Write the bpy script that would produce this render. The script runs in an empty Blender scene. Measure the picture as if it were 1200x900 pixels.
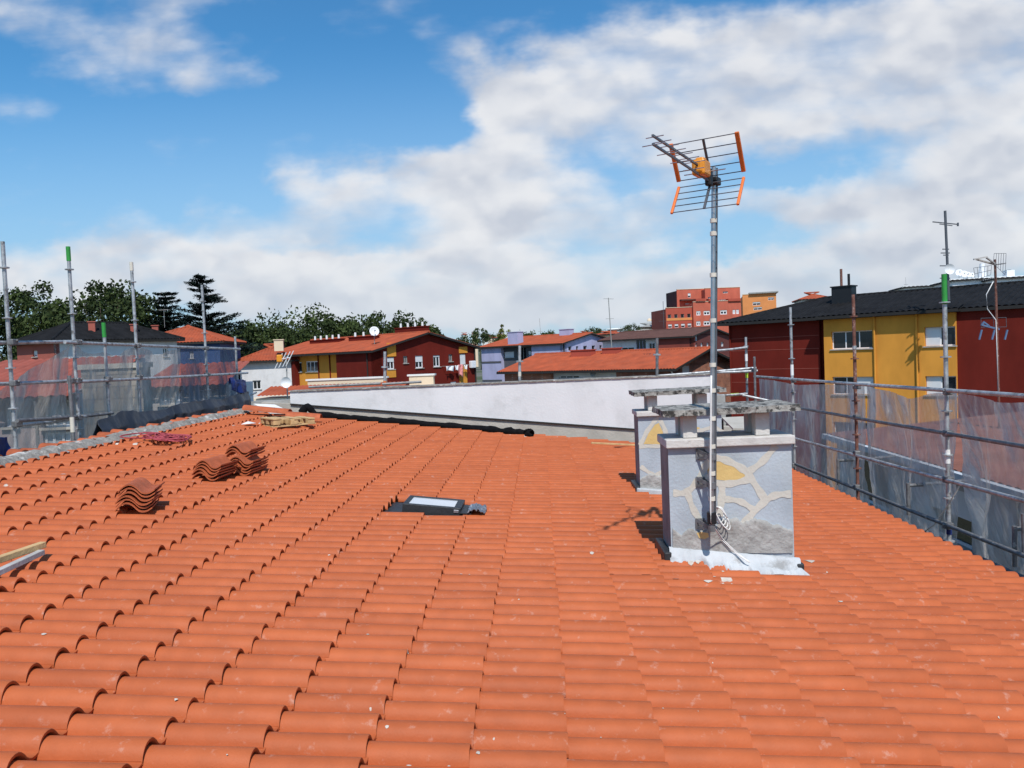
import bpy, math, random
import numpy as np
from mathutils import Vector, Matrix, noise as mnoise

R = math.radians
rng = random.Random(7)
SC = bpy.context.scene
COL = SC.collection

# ------------------------------------------------------------------ camera
CZ = 11.0                                   # eye height above the street
YAW, PITCH, ROLL, FPX = R(-2.0904), R(2.3417), 0.042, 920.0
_cy, _sy = math.cos(YAW), math.sin(YAW)
_w = Vector((_sy * math.cos(PITCH), _cy * math.cos(PITCH), -math.sin(PITCH)))
_r0 = Vector((_cy, -_sy, 0)); _u0 = _r0.cross(_w)
_r = _r0 * math.cos(ROLL) - _u0 * math.sin(ROLL)
_u = _r0 * math.sin(ROLL) + _u0 * math.cos(ROLL)
cam = bpy.data.cameras.new('camera'); camo = bpy.data.objects.new('camera', cam); COL.objects.link(camo)
camo.matrix_world = Matrix(((_r.x, _u.x, -_w.x, 0), (_r.y, _u.y, -_w.y, 0), (_r.z, _u.z, -_w.z, CZ), (0, 0, 0, 1)))
cam.sensor_width = 36.0; cam.lens = 36.0 * FPX / 1200.0
cam.clip_start = 0.05; cam.clip_end = 9000
SC.camera = camo

def ray(px, py):
    d = _w * FPX + _r * (px - 600) - _u * (py - 450)
    return d / d.y
def at(px, py, Y):
    d = ray(px, py) * Y
    return Vector((d.x, d.y, d.z + CZ))
def atX(px, py, X):
    d = ray(px, py); d = d * (X / d.x)
    return Vector((d.x, d.y, d.z + CZ))

# ------------------------------------------------------------------ light
SUN_EL, SUN_AZ = R(53), R(6)                # azimuth: to the right of straight behind the camera
to_sun = Vector((math.sin(SUN_AZ) * math.cos(SUN_EL), -math.cos(SUN_AZ) * math.cos(SUN_EL), math.sin(SUN_EL)))
sl = bpy.data.lights.new('sun', 'SUN'); sl.energy = 4.3; sl.angle = R(0.55); sl.color = (1.0, 0.955, 0.89)
so = bpy.data.objects.new('sun', sl); COL.objects.link(so)
so.rotation_euler = to_sun.to_track_quat('Z', 'Y').to_euler()
SC.view_settings.view_transform = 'Standard'; SC.view_settings.look = 'None'
SC.view_settings.exposure = 0.0; SC.view_settings.gamma = 1.0; SC.view_settings.use_curve_mapping = False

W = bpy.data.worlds.new('World'); SC.world = W; W.cycles.sampling_method = 'MANUAL'; W.cycles.sample_map_resolution = 256; W.use_nodes = True
nt = W.node_tree; nt.nodes.clear()
def N(t, **kw):
    n = nt.nodes.new(t)
    for k, v in kw.items(): setattr(n, k, v)
    return n
def L(a, b): nt.links.new(a, b)
def setin(n, i, v):
    if hasattr(v, 'links'): L(v, n.inputs[i])
    else: n.inputs[i].default_value = v
def mth(op, a, b=None, clamp=False):
    n = N('ShaderNodeMath', operation=op); n.use_clamp = clamp
    setin(n, 0, a)
    if b is not None: setin(n, 1, b)
    return n.outputs[0]
def vmt(op, a, b=None, out=0):
    n = N('ShaderNodeVectorMath', operation=op); setin(n, 0, a)
    if b is not None: setin(n, 1, b)
    return n.outputs[out]
def mrange(v, a, b, c, d, smooth=True):
    n = N('ShaderNodeMapRange'); n.interpolation_type = 'SMOOTHSTEP' if smooth else 'LINEAR'
    setin(n, 0, v)
    for i, q in enumerate((a, b, c, d)): n.inputs[1 + i].default_value = q
    return n.outputs[0]
def mixc(f, a, b, blend='MIX'):
    n = N('ShaderNodeMix', data_type='RGBA', blend_type=blend)
    setin(n, 0, f)
    for i, v in ((6, a), (7, b)):
        if hasattr(v, 'links'): L(v, n.inputs[i])
        else: n.inputs[i].default_value = (*v, 1) if len(v) == 3 else v
    return n.outputs[2]
def wnoise(vec, scale, detail=6, rough=.55, dist=0., out=0):
    n = N('ShaderNodeTexNoise'); n.noise_dimensions = '2D'; L(vec, n.inputs['Vector'])
    n.inputs['Scale'].default_value = scale; n.inputs['Detail'].default_value = detail
    n.inputs['Roughness'].default_value = rough; n.inputs['Distortion'].default_value = dist
    return n.outputs[out]

sky = N('ShaderNodeTexSky', sky_type='NISHITA'); sky.sun_disc = False
sky.sun_elevation = SUN_EL; sky.sun_rotation = math.pi - SUN_AZ
sky.altitude = 50; sky.air_density = 1.0; sky.dust_density = 0.6; sky.ozone_density = 2.2
hs = N('ShaderNodeHueSaturation'); L(sky.outputs[0], hs.inputs['Color'])
hs.inputs['Saturation'].default_value = 1.1; hs.inputs['Value'].default_value = 1.0
skyc = mixc(1.0, hs.outputs[0], (.66, 1.28, 1.5), 'MULTIPLY')
tc = N('ShaderNodeTexCoord'); d3 = tc.outputs['Generated']
sep = N('ShaderNodeSeparateXYZ'); L(d3, sep.inputs[0])
ay = mth('MAXIMUM', mth('ABSOLUTE', sep.outputs[1]), 0.05)
a_ = mth('DIVIDE', sep.outputs[0], ay); b_ = mth('DIVIDE', sep.outputs[2], ay)
cmb = N('ShaderNodeCombineXYZ'); L(a_, cmb.inputs[0]); L(b_, cmb.inputs[1])
ab = cmb.outputs[0]
st = vmt('MULTIPLY', ab, (1.0, 1.55, 1.0))
warp = vmt('SUBTRACT', wnoise(st, 5.0, 5, .6, out=1), (.5, .5, .5))
abw = vmt('ADD', ab, vmt('MULTIPLY', warp, (.20, .10, 0)))
clouds = [  # centre and radii measured on the photo, weight; turned into sky directions
    (90, 20, 230, 80, .48), (200, 75, 130, 65, .45), (255, 108, 70, 34, .42), (270, 0, 120, 30, .4),
    (225, 168, 80, 30, .26), (335, 158, 90, 26, .22), (125, 250, 80, 34, .36), (535, 85, 60, 24, .25),
    (470, 240, 250, 95, 1.0), (345, 202, 60, 40, .6), (545, 200, 150, 70, .8), (235, 280, 150, 52, .8),
    (640, 280, 230, 90, 1.0), (360, 322, 220, 55, .75), (580, 335, 300, 60, .75),
    (720, 130, 230, 130, 1.0), (690, 60, 160, 90, .85), (600, 140, 90, 70, .6), (860, 105, 270, 130, 1.0), (1010, 70, 240, 110, 1.0), (1160, 70, 170, 140, 1.0),
    (960, 250, 150, 50, .95), (880, 245, 80, 40, .4), (1130, 205, 170, 65, .95), (1200, 260, 190, 60, .8), (820, 312, 130, 44, .7), (760, 250, 140, 70, .7),
    (1060, 285, 230, 50, .6), (1030, 320, 260, 45, .45), (50, 305, 200, 55, .85), (700, 365, 450, 55, .85), (130, 335, 280, 60, .7), (350, 350, 380, 60, .85), (930, 345, 420, 60, .8), (925, 205, 120, 26, -.6), (1010, 235, 60, 22, -.3), (480, 120, 110, 70, -.35), (880, 290, 160, 22, -.3), (720, 215, 60, 20, -.2), (420, 300, 300, 14, -.3), (250, 345, 150, 14, -.25),
    (-300, 60, 330, 200, .9), (-260, 300, 240, 60, .8), (1500, 150, 300, 200, .8), (1650, 300, 300, 60, .8), (300, -500, 420, 140, .6), (900, -420, 420, 150, .8), (600, -1100, 700, 260, .7)]
dens = None
for (px, py, rx, ry, wt) in clouds:
    c = ray(px, py); k = 1 / FPX * (1 + c.x * c.x) ** .5
    v = vmt('MULTIPLY', vmt('SUBTRACT', abw, (c.x, c.z, 0)), (1 / (rx * k), 1 / (ry * k), 0))
    e = mrange(vmt('LENGTH', v, out=1), 0.15, 1.0, wt, 0.0)
    dens = e if dens is None else mth('ADD', dens, e)
dens = mth('MINIMUM', mth('MULTIPLY', dens, .76), 1.0)
def billow(vec, scale):
    n = N('ShaderNodeTexVoronoi'); n.voronoi_dimensions = '2D'; n.feature = 'SMOOTH_F1'; n.normalize = True
    L(vec, n.inputs['Vector']); n.inputs['Scale'].default_value = scale; n.inputs['Detail'].default_value = 2.0
    n.inputs['Roughness'].default_value = .48; n.inputs['Smoothness'].default_value = .45; n.inputs['Lacunarity'].default_value = 2.15
    return mth('SUBTRACT', 1.0, n.outputs['Distance'])
stw = vmt('ADD', st, vmt('MULTIPLY', vmt('SUBTRACT', wnoise(st, 9.0, 4, .6, out=1), (.5, .5, .5)), (.05, .05, 0)))
p1 = billow(stw, 8.0); p1b = billow(vmt('ADD', stw, (.008, .035, 0)), 8.0)
n1 = wnoise(st, 5.0, 6, .48, .1); n2 = wnoise(vmt('ADD', st, (3.1, 1.7, 0)), 2.4, 5, .55)
n3 = wnoise(vmt('MULTIPLY', ab, (1.0, 3.2, 1.0)), 4.2, 6, .55)
field = mth('ADD', dens, mth('MULTIPLY', mth('SUBTRACT', p1, .70), .85))
field = mth('ADD', field, mth('MULTIPLY', mth('SUBTRACT', n1, .5), .85))
field = mth('ADD', field, mth('MULTIPLY', mth('SUBTRACT', n3, .5), 1.1))
alpha = mth('MULTIPLY', mrange(field, .16, 1.10, 0, 1), .95)
lit = mth('ADD', mrange(mth('SUBTRACT', p1, p1b), -.30, .24, 0, 1), mth('MULTIPLY', mth('SUBTRACT', n2, .5), .9))
lit = mth('ADD', lit, mth('MULTIPLY', mth('SUBTRACT', .85, field), .22), clamp=True)
ccol = mixc(lit, (5.5, 5.9, 6.75), (8.4, 8.45, 8.65))
low = mrange(b_, 0.02, .42, 0.0, 1.0)
base = mixc(low, mixc(.8, skyc, (4.3, 5.9, 7.7)), skyc)
ccol = mixc(mrange(b_, 0.0, .16, .5, 0.0), ccol, (5.4, 6.3, 7.4))
final = mixc(alpha, base, ccol)
bg = N('ShaderNodeBackground'); L(final, bg.inputs[0]); bg.inputs[1].default_value = 0.1
wo = N('ShaderNodeOutputWorld'); L(bg.outputs[0], wo.inputs[0])

# ------------------------------------------------------------------ materials
MATS = {}
def M(name, col, rough=.7, var=.12, scale=6., bump=0., bscale=None, metal=0., spec=.4, col2=None, thr=None, tint=None, detail=5, streak=0.):
    """principled with noise-mottled base colour; col2/thr: a second colour where a noise passes a threshold; tint: attribute varying colour"""
    if name in MATS: return MATS[name]
    m = bpy.data.materials.new(name); m.use_nodes = True; t = m.node_tree; ns = t.nodes
    p = ns['Principled BSDF']; p.inputs['Roughness'].default_value = rough
    p.inputs['Metallic'].default_value = metal; p.inputs['Specular IOR Level'].default_value = spec
    co = ns.new('ShaderNodeTexCoord')
    no = ns.new('ShaderNodeTexNoise'); no.inputs['Scale'].default_value = scale; no.inputs['Detail'].default_value = detail
    t.links.new(co.outputs['Object'], no.inputs['Vector'])
    mx = ns.new('ShaderNodeMix'); mx.data_type = 'RGBA'
    mr = ns.new('ShaderNodeMapRange'); mr.inputs[1].default_value = .3; mr.inputs[2].default_value = .7
    t.links.new(no.outputs[0], mr.inputs[0]); t.links.new(mr.outputs[0], mx.inputs[0])
    mx.inputs[6].default_value = (*[c * (1 - var) for c in col], 1); mx.inputs[7].default_value = (*[min(1, c * (1 + var)) for c in col], 1)
    out = mx.outputs[2]
    if col2 is not None:
        n2 = ns.new('ShaderNodeTexNoise'); n2.inputs['Scale'].default_value = thr[0]; n2.inputs['Detail'].default_value = 8; n2.inputs['Roughness'].default_value = .65
        t.links.new(co.outputs['Object'], n2.inputs['Vector'])
        r2 = ns.new('ShaderNodeMapRange'); r2.inputs[1].default_value = thr[1]; r2.inputs[2].default_value = thr[2]
        r2.inputs[4].default_value = thr[3] if len(thr) > 3 else 1.
        t.links.new(n2.outputs[0], r2.inputs[0])
        m2 = ns.new('ShaderNodeMix'); m2.data_type = 'RGBA'
        t.links.new(r2.outputs[0], m2.inputs[0]); t.links.new(out, m2.inputs[6]); m2.inputs[7].default_value = (*col2, 1)
        out = m2.outputs[2]
    if tint is not None:
        at_ = ns.new('ShaderNodeAttribute'); at_.attribute_name = 'tint'
        m3 = ns.new('ShaderNodeMix'); m3.data_type = 'RGBA'; m3.blend_type = 'MULTIPLY'; m3.inputs[0].default_value = 1
        cr = ns.new('ShaderNodeValToRGB'); cr.color_ramp.elements[0].color = (*tint[0], 1); cr.color_ramp.elements[1].color = (*tint[1], 1)
        t.links.new(at_.outputs['Fac'], cr.inputs[0]); t.links.new(out, m3.inputs[6]); t.links.new(cr.outputs[0], m3.inputs[7])
        out = m3.outputs[2]
    if streak:
        mp = ns.new('ShaderNodeMapping'); mp.inputs['Scale'].default_value = (.62, .62, .2); t.links.new(co.outputs['Object'], mp.inputs[0])
        n4 = ns.new('ShaderNodeTexNoise'); n4.inputs['Scale'].default_value = 1.4; n4.inputs['Detail'].default_value = 8; n4.inputs['Roughness'].default_value = .62; t.links.new(mp.outputs[0], n4.inputs['Vector'])
        r4 = ns.new('ShaderNodeMapRange'); r4.inputs[1].default_value = .40; r4.inputs[2].default_value = .74; r4.inputs[3].default_value = 1.0; r4.inputs[4].default_value = 1 - streak; t.links.new(n4.outputs[0], r4.inputs[0])
        m4 = ns.new('ShaderNodeMix'); m4.data_type = 'RGBA'; m4.blend_type = 'MULTIPLY'; m4.inputs[0].default_value = 1; t.links.new(out, m4.inputs[6]); t.links.new(r4.outputs[0], m4.inputs[7]); out = m4.outputs[2]
    t.links.new(out, p.inputs['Base Color'])
    if bump:
        nb = ns.new('ShaderNodeTexNoise'); nb.inputs['Scale'].default_value = bscale or scale * 4; nb.inputs['Detail'].default_value = 6
        t.links.new(co.outputs['Object'], nb.inputs['Vector'])
        b = ns.new('ShaderNodeBump'); b.inputs['Strength'].default_value = bump; b.inputs['Distance'].default_value = .02
        t.links.new(nb.outputs[0], b.inputs['Height']); t.links.new(b.outputs[0], p.inputs['Normal'])
    MATS[name] = m
    return m

def brick_mat(name, c1, c2, mortar, sx, stone=False):
    m = bpy.data.materials.new(name); m.use_nodes = True; t = m.node_tree; ns = t.nodes; p = ns['Principled BSDF']; p.inputs['Roughness'].default_value = .9
    co = ns.new('ShaderNodeTexCoord'); mp = ns.new('ShaderNodeMapping'); mp.inputs['Rotation'].default_value = (R(90), 0, 0)
    sp = ns.new('ShaderNodeSeparateXYZ'); t.links.new(co.outputs['Object'], sp.inputs[0])
    ad = ns.new('ShaderNodeMath'); t.links.new(sp.outputs[0], ad.inputs[0]); t.links.new(sp.outputs[1], ad.inputs[1])
    cb = ns.new('ShaderNodeCombineXYZ'); t.links.new(ad.outputs[0], cb.inputs[0]); t.links.new(sp.outputs[2], cb.inputs[1])
    br = ns.new('ShaderNodeTexBrick'); t.links.new(cb.outputs[0], br.inputs['Vector'])
    br.inputs['Color1'].default_value = (*c1, 1); br.inputs['Color2'].default_value = (*c2, 1); br.inputs['Mortar'].default_value = (*mortar, 1)
    br.inputs['Scale'].default_value = sx; br.inputs['Mortar Size'].default_value = .02 if stone else .012
    br.inputs['Brick Width'].default_value = .8 if stone else .5
    br.inputs['Row Height'].default_value = .4 if stone else .22
    no = ns.new('ShaderNodeTexNoise'); no.inputs['Scale'].default_value = 1.3; no.inputs['Detail'].default_value = 6; t.links.new(co.outputs['Object'], no.inputs['Vector'])
    mx = ns.new('ShaderNodeMix'); mx.data_type = 'RGBA'; mx.blend_type = 'MULTIPLY'; mx.inputs[0].default_value = 1
    cr = ns.new('ShaderNodeValToRGB'); cr.color_ramp.elements[0].position = .3; cr.color_ramp.elements[1].position = .7
    cr.color_ramp.elements[0].color = (.55, .55, .55, 1); cr.color_ramp.elements[1].color = (1.2, 1.15, 1.1, 1)
    t.links.new(no.outputs[0], cr.inputs[0]); t.links.new(br.outputs[0], mx.inputs[6]); t.links.new(cr.outputs[0], mx.inputs[7])
    t.links.new(mx.outputs[2], p.inputs['Base Color'])
    return m

tile_m = M('terracotta', (.44, .109, .036), .62, .08, 9., .10, 90., spec=.28, col2=(.56, .36, .29), thr=(15., .60, .74, .55), tint=((.90, .86, .85), (1.07, 1.06, 1.04)))
stile_m = M('loose_terracotta', (.43, .108, .042), .65, .2, 9., .25, 80., spec=.3, tint=((.8, .78, .76), (1.1, 1.08, 1.05)))
mortar_m = M('mortar', (.25, .23, .205), .95, .3, 14., .8, 30., col2=(.55, .53, .5), thr=(5., .55, .65))
white_m = M('white_render', (.68, .68, .69), .9, .04, 1.5, .15, 25., col2=(.50, .50, .50), thr=(2.2, .52, .74, .65), streak=.12)
offwhite_m = M('offwhite_paint', (.72, .72, .70), .8, .06, 2.)
concrete_m = M('concrete', (.42, .39, .345), .95, .15, 3., .4, 25.)
grey_m = M('grey_render', (.30, .30, .29), .95, .15, 3., .3, 20.)
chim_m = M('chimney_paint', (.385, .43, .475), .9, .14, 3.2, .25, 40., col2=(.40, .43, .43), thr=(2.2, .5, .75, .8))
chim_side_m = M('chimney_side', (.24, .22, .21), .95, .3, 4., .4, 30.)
cream_m = M('cream_band', (.54, .51, .45), .9, .06, 5., .2, 40.)
yellowp_m = M('yellow_leaf_paint', (.62, .43, .17), .9, .08, 5., .2, 40.)
cement_m = M('cement_patch', (.33, .32, .305), .95, .2, 8., .9, 22., col2=(.22, .21, .19), thr=(9., .56, .68, .8))
cap_m = M('cap_mortar', (.56, .53, .50), .9, .12, 8., .3, 40., col2=(.35, .33, .3), thr=(8., .6, .75))
lichen_m = M('lichen_slab', (.30, .285, .26), .95, .25, 12., .8, 30., col2=(.03, .03, .028), thr=(16., .48, .56, .92))
leadw_m = M('flashing_light', (.46, .48, .50), .6, .1, 6., .3, 20., metal=.0, col2=(.27, .27, .27), thr=(5., .5, .64))
lead_m = M('lead_dark', (.035, .038, .042), .5, .2, 8., .3, 20., metal=.3)
foil_m = M('crumpled_lead', (.35, .36, .38), .35, .3, 15., 1., 14., metal=.7)
steel_m = M('galvanised_tube', (.42, .43, .44), .5, .3, 14., .1, 60., metal=.5, col2=(.10, .085, .075), thr=(9., .54, .66, .85))
steeld_m = M('dark_tube', (.17, .17, .175), .55, .35, 14., .1, 60., metal=.4, col2=(.5, .49, .46), thr=(11., .60, .70, .9))
rust_m = M('rusty_tube', (.17, .07, .05), .75, .3, 12., .2, 50., col2=(.34, .27, .24), thr=(12., .56, .68))
green_m = M('green_paint', (.03, .27, .045), .6, .15, 10.)
lime_m = M('lime_tape', (.45, .62, .05), .6, .1, 10.)
orange_m = M('orange_plastic', (.72, .17, .035), .45, .1, 8.)
orangebox_m = M('orange_dipole', (.72, .27, .02), .4, .12, 20.)
alu_m = M('aluminium', (.45, .46, .48), .35, .12, 15., metal=.85)
aludk_m = M('dark_aluminium', (.11, .115, .13), .5, .15, 15., metal=.4)
black_m = M('black_plastic', (.013, .013, .015), .5, .2, 10.)
blackfelt_m = M('black_felt', (.007, .007, .008), .9, .3, 12., .8, 30., spec=.08)
tarp_m = M('charcoal_tarp', (.028, .031, .042), .45, .25, 3., .5, 9.)
blue_m = M('blue_tarp', (.010, .022, .13), .5, .25, 4., .4, 12.)
wood_m = M('pine_wood', (.55, .36, .17), .8, .18, 12., .2, 40.)
woodg_m = M('weathered_wood', (.42, .40, .38), .85, .2, 12., .2, 40.)
rope_m = M('red_rope', (.36, .06, .075), .9, .35, 30.)
cable_m = M('white_cable', (.75, .74, .72), .5, .04, 20.)
tie_m = M('cream_tie', (.62, .58, .50), .7, .1, 10.)
red_m = M('oxblood_render', (.15, .017, .011), .9, .10, .8, spec=.15, streak=.22)
red2_m = M('brick_red_render', (.40, .075, .045), .85, .08, .4)
red3_m = M('bright_brick_red', (.52, .125, .075), .85, .08, .4, streak=.2)
yel_m = M('ochre_render', (.70, .305, .05), .9, .07, .7, spec=.15, streak=.2)
orange_r_m = M('orange_render', (.66, .25, .08), .85, .06, .7)
lilac_m = M('lilac_render', (.43, .43, .62), .85, .05, .6, streak=.2)
dgrey_m = M('dark_grey_render', (.085, .087, .10), .85, .06, .7)
cream_w_m = M('cream_parapet', (.72, .58, .42), .85, .06, .8)
bluew_m = M('blue_render', (.04, .085, .22), .85, .1, .7)
pinkred_m = M('dusty_red_render', (.34, .09, .065), .85, .1, .7)
clayroof_m = M('clay_roof', (.36, .072, .026), .85, .2, 1.2, col2=(.27, .07, .035), thr=(.9, .5, .75))
brownroof_m = M('brown_roof', (.10, .045, .035), .9, .2, 1.2)
blackroof_m = M('black_roof', (.012, .012, .013), .8, .35, 1.4, spec=.12)
fascia_m = M('dark_fascia', (.02, .018, .017), .8, .1, 2.)
frame_m = M('white_frame', (.76, .77, .79), .5, .03, 3.)
shutter_m = M('white_shutter', (.66, .67, .68), .6, .04, 3.)
glass_m = M('dark_glass', (.018, .02, .024), .12, .4, .8, spec=.6)
curtain_m = M('curtained_glass', (.42, .45, .48), .3, .25, 1.8)
skyglass_m = M('skylight_glass', (.60, .62, .65), .18, .05, 3., spec=.6)
bark_m = M('bark', (.06, .045, .035), .95, .3, 4.)
leaf_m = M('foliage', (.036, .054, .016), .75, .35, .5, spec=.25, tint=((.55, .6, .55), (1.45, 1.4, 1.1)))
leafd_m = M('cedar_foliage', (.014, .026, .020), .8, .35, .5, spec=.2, tint=((.4, .45, .5), (1.5, 1.5, 1.4)))
leafy_m = M('olive_foliage', (.12, .13, .03), .75, .3, .5, spec=.2, tint=((.5, .5, .5), (1.4, 1.4, 1.2)))
asphalt_m = M('asphalt', (.05, .05, .052), .9, .15, 2., .3, 20.)
ground_m = M('town_ground', (.13, .13, .10), .95, .3, .08, col2=(.06, .08, .03), thr=(.02, .45, .6))
hill_m = M('wooded_hill', (.045, .062, .03), .95, .35, .03, col2=(.16, .15, .08), thr=(.012, .55, .66))
pink_m = M('pink_cloth', (.65, .25, .24), .9, .3, 6.)
brick_m = brick_mat('old_brick', (.42, .16, .09), (.30, .11, .07), (.42, .36, .30), 2.2)
bandbrick_m = brick_mat('sooty_brick', (.30, .11, .08), (.24, .09, .06), (.30, .22, .18), 2.2)
stone_m = brick_mat('stone_blocks', (.30, .28, .25), (.22, .205, .19), (.16, .15, .14), 1.4, True)

def net_material(name, seed, lo, hi, colr, tilt):
    m = bpy.data.materials.new(name); m.use_nodes = True; t = m.node_tree; ns = t.nodes; ns.clear()
    o = ns.new('ShaderNodeOutputMaterial'); mix = ns.new('ShaderNodeMixShader'); tr = ns.new('ShaderNodeBsdfTransparent')
    df = ns.new('ShaderNodeBsdfDiffuse'); tl = ns.new('ShaderNodeBsdfTranslucent'); m2 = ns.new('ShaderNodeMixShader'); m2.inputs[0].default_value = .4
    tr.inputs[0].default_value = (.88, .85, .83, 1)
    df.inputs[0].default_value = (*colr, 1); tl.inputs[0].default_value = (*colr, 1)
    uv = ns.new('ShaderNodeUVMap'); uv.uv_map = 'uv'
    mr0 = ns.new('ShaderNodeMapping'); mr0.inputs['Rotation'].default_value = (0, 0, R(tilt)); t.links.new(uv.outputs[0], mr0.inputs[0])
    mp = ns.new('ShaderNodeMapping'); mp.inputs['Scale'].default_value = (3.2, .42, 1); mp.inputs['Location'].default_value = (seed * 1.7, seed * .9, 0)
    t.links.new(mr0.outputs[0], mp.inputs[0])
    n1 = ns.new('ShaderNodeTexNoise'); n1.inputs['Scale'].default_value = 1.6; n1.inputs['Detail'].default_value = 9; n1.inputs['Roughness'].default_value = .68; n1.inputs['Distortion'].default_value = .5
    t.links.new(mp.outputs[0], n1.inputs['Vector'])
    mp2 = ns.new('ShaderNodeMapping'); mp2.inputs['Scale'].default_value = (1.1, .5, 1); mp2.inputs['Location'].default_value = (seed * 3.1, 0, 0); t.links.new(uv.outputs[0], mp2.inputs[0])
    n2 = ns.new('ShaderNodeTexNoise'); n2.inputs['Scale'].default_value = 1.3; n2.inputs['Detail'].default_value = 3; t.links.new(mp2.outputs[0], n2.inputs['Vector'])
    ad = ns.new('ShaderNodeMath'); t.links.new(n1.outputs[0], ad.inputs[0]); t.links.new(n2.outputs[0], ad.inputs[1])
    mr = ns.new('ShaderNodeMapRange'); mr.interpolation_type = 'SMOOTHSTEP'; mr.inputs[1].default_value = .90; mr.inputs[2].default_value = 1.22; mr.inputs[3].default_value = lo; mr.inputs[4].default_value = hi
    t.links.new(ad.outputs[0], mr.inputs[0])
    bp = ns.new('ShaderNodeBump'); bp.inputs['Strength'].default_value = 1.0; bp.inputs['Distance'].default_value = .16; t.links.new(ad.outputs[0], bp.inputs['Height'])
    for q_ in (df, tl): t.links.new(bp.outputs[0], q_.inputs['Normal'])
    t.links.new(df.outputs[0], m2.inputs[1]); t.links.new(tl.outputs[0], m2.inputs[2])
    t.links.new(mr.outputs[0], mix.inputs[0]); t.links.new(tr.outputs[0], mix.inputs[1]); t.links.new(m2.outputs[0], mix.inputs[2]); t.links.new(mix.outputs[0], o.inputs[0])
    return m

# ------------------------------------------------------------------ mesh helpers
class MB:
    def __init__(s): s.v = []; s.f = []; s.m = []; s.uv = None; s.t = None
    def add(s, vs, fs, mi=0):
        b = len(s.v); s.v += [tuple(v) for v in vs]; s.f += [tuple(b + i for i in f) for f in fs]; s.m += [mi] * len(fs); return s
    def hexa(s, p, mi=0):               # eight corners: bottom ring, top ring
        return s.add(p, [(3, 2, 1, 0), (4, 5, 6, 7), (0, 1, 5, 4), (1, 2, 6, 5), (2, 3, 7, 6), (3, 0, 4, 7)], mi)
    def box(s, c, d, ang=0., mi=0, tilt=None):
        cx, sx = math.cos(ang), math.sin(ang); P = []
        for z in (-.5, .5):
            for x, y in ((-.5, -.5), (.5, -.5), (.5, .5), (-.5, .5)):
                v = Vector((x * d[0], y * d[1], z * d[2]))
                if tilt is not None: v = tilt @ v
                P.append((c[0] + v.x * cx - v.y * sx, c[1] + v.x * sx + v.y * cx, c[2] + v.z))
        return s.hexa(P, mi)
    def tube(s, a, b, r, n=10, r2=None, cap=True, mi=0):
        a, b = Vector(a), Vector(b); d = (b - a).normalized(); q = d.to_track_quat('Z', 'Y'); r2 = r if r2 is None else r2
        vs = []
        for p, rr in ((a, r), (b, r2)):
            for i in range(n):
                t = 2 * math.pi * i / n; vs.append(p + q @ Vector((rr * math.cos(t), rr * math.sin(t), 0)))
        fs = [(i, (i + 1) % n, n + (i + 1) % n, n + i) for i in range(n)]
        if cap: fs += [tuple(range(n - 1, -1, -1)), tuple(range(n, 2 * n))]
        return s.add(vs, fs, mi)
    def path(s, pts, r, n=7, mi=0):
        pts = [Vector(p) for p in pts]; vs = []
        for i, p in enumerate(pts):
            d = (pts[min(i + 1, len(pts) - 1)] - pts[max(i - 1, 0)]).normalized(); q = d.to_track_quat('Z', 'Y')
            rr = r[i] if isinstance(r, (list, tuple)) else r
            for k in range(n):
                t = 2 * math.pi * k / n; vs.append(p + q @ Vector((rr * math.cos(t), rr * math.sin(t), 0)))
        fs = []
        for i in range(len(pts) - 1):
            for k in range(n): fs.append((i * n + k, i * n + (k + 1) % n, (i + 1) * n + (k + 1) % n, (i + 1) * n + k))
        fs += [tuple(range(n - 1, -1, -1)), tuple(range((len(pts) - 1) * n, len(pts) * n))]
        return s.add(vs, fs, mi)
    def beam(s, a, b, w, h, up=(0, 0, 1), mi=0):    # rectangular bar
        a, b = Vector(a), Vector(b); d = (b - a).normalized(); x = d.cross(Vector(up)).normalized(); z = x.cross(d)
        P = []
        for q in (-1, 1):
            for e, xx in ((a, -1), (a, 1), (b, 1), (b, -1)): P.append(e + x * xx * w / 2 + z * q * h / 2)
        return s.hexa(P, mi)
    def prism(s, poly, ext, mi=0):                  # planar polygon pulled along a vector
        n = len(poly); ext = Vector(ext); vs = [Vector(p) for p in poly] + [Vector(p) + ext for p in poly]
        return s.add(vs, [tuple(range(n)), tuple(range(2 * n - 1, n - 1, -1))] + [((i + 1) % n, i, n + i, n + (i + 1) % n) for i in range(n)], mi)
    def disc(s, c, nrm, r, h, n=12, mi=0):
        c, nrm = Vector(c), Vector(nrm).normalized(); return s.tube(c - nrm * h / 2, c + nrm * h / 2, r, n, mi=mi)
    def build(s, name, mats, parent=None, smooth=False, bevel=0.):
        me = bpy.data.meshes.new(name); me.from_pydata(s.v, [], s.f)
        if not isinstance(mats, (list, tuple)): mats = [mats]
        for m in mats: me.materials.append(m)
        me.polygons.foreach_set('material_index', s.m)
        if smooth: me.polygons.foreach_set('use_smooth', [True] * len(s.f))
        if s.t is not None:
            a = me.attributes.new('tint', 'FLOAT', 'POINT'); a.data.foreach_set('value', s.t)
        if s.uv is not None:
            l = me.uv_layers.new(name='uv'); idx = np.zeros(len(me.loops), dtype=np.int32); me.loops.foreach_get('vertex_index', idx)
            l.data.foreach_set('uv', np.array(s.uv, dtype=np.float32)[idx].ravel())
        me.update()
        o = bpy.data.objects.new(name, me); COL.objects.link(o)
        if smooth == 'auto':
            me.set_sharp_from_angle(angle=R(40))
        if bevel:
            b = o.modifiers.new('bevel', 'BEVEL'); b.width = bevel; b.segments = 2; b.limit_method = 'ANGLE'; b.angle_limit = R(50)
        if parent is not None: attach(o, parent)
        return o
def base_of(o):
    m = o.matrix_basis.copy()
    return base_of(o.parent) @ o.matrix_parent_inverse @ m if o.parent else m
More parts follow.
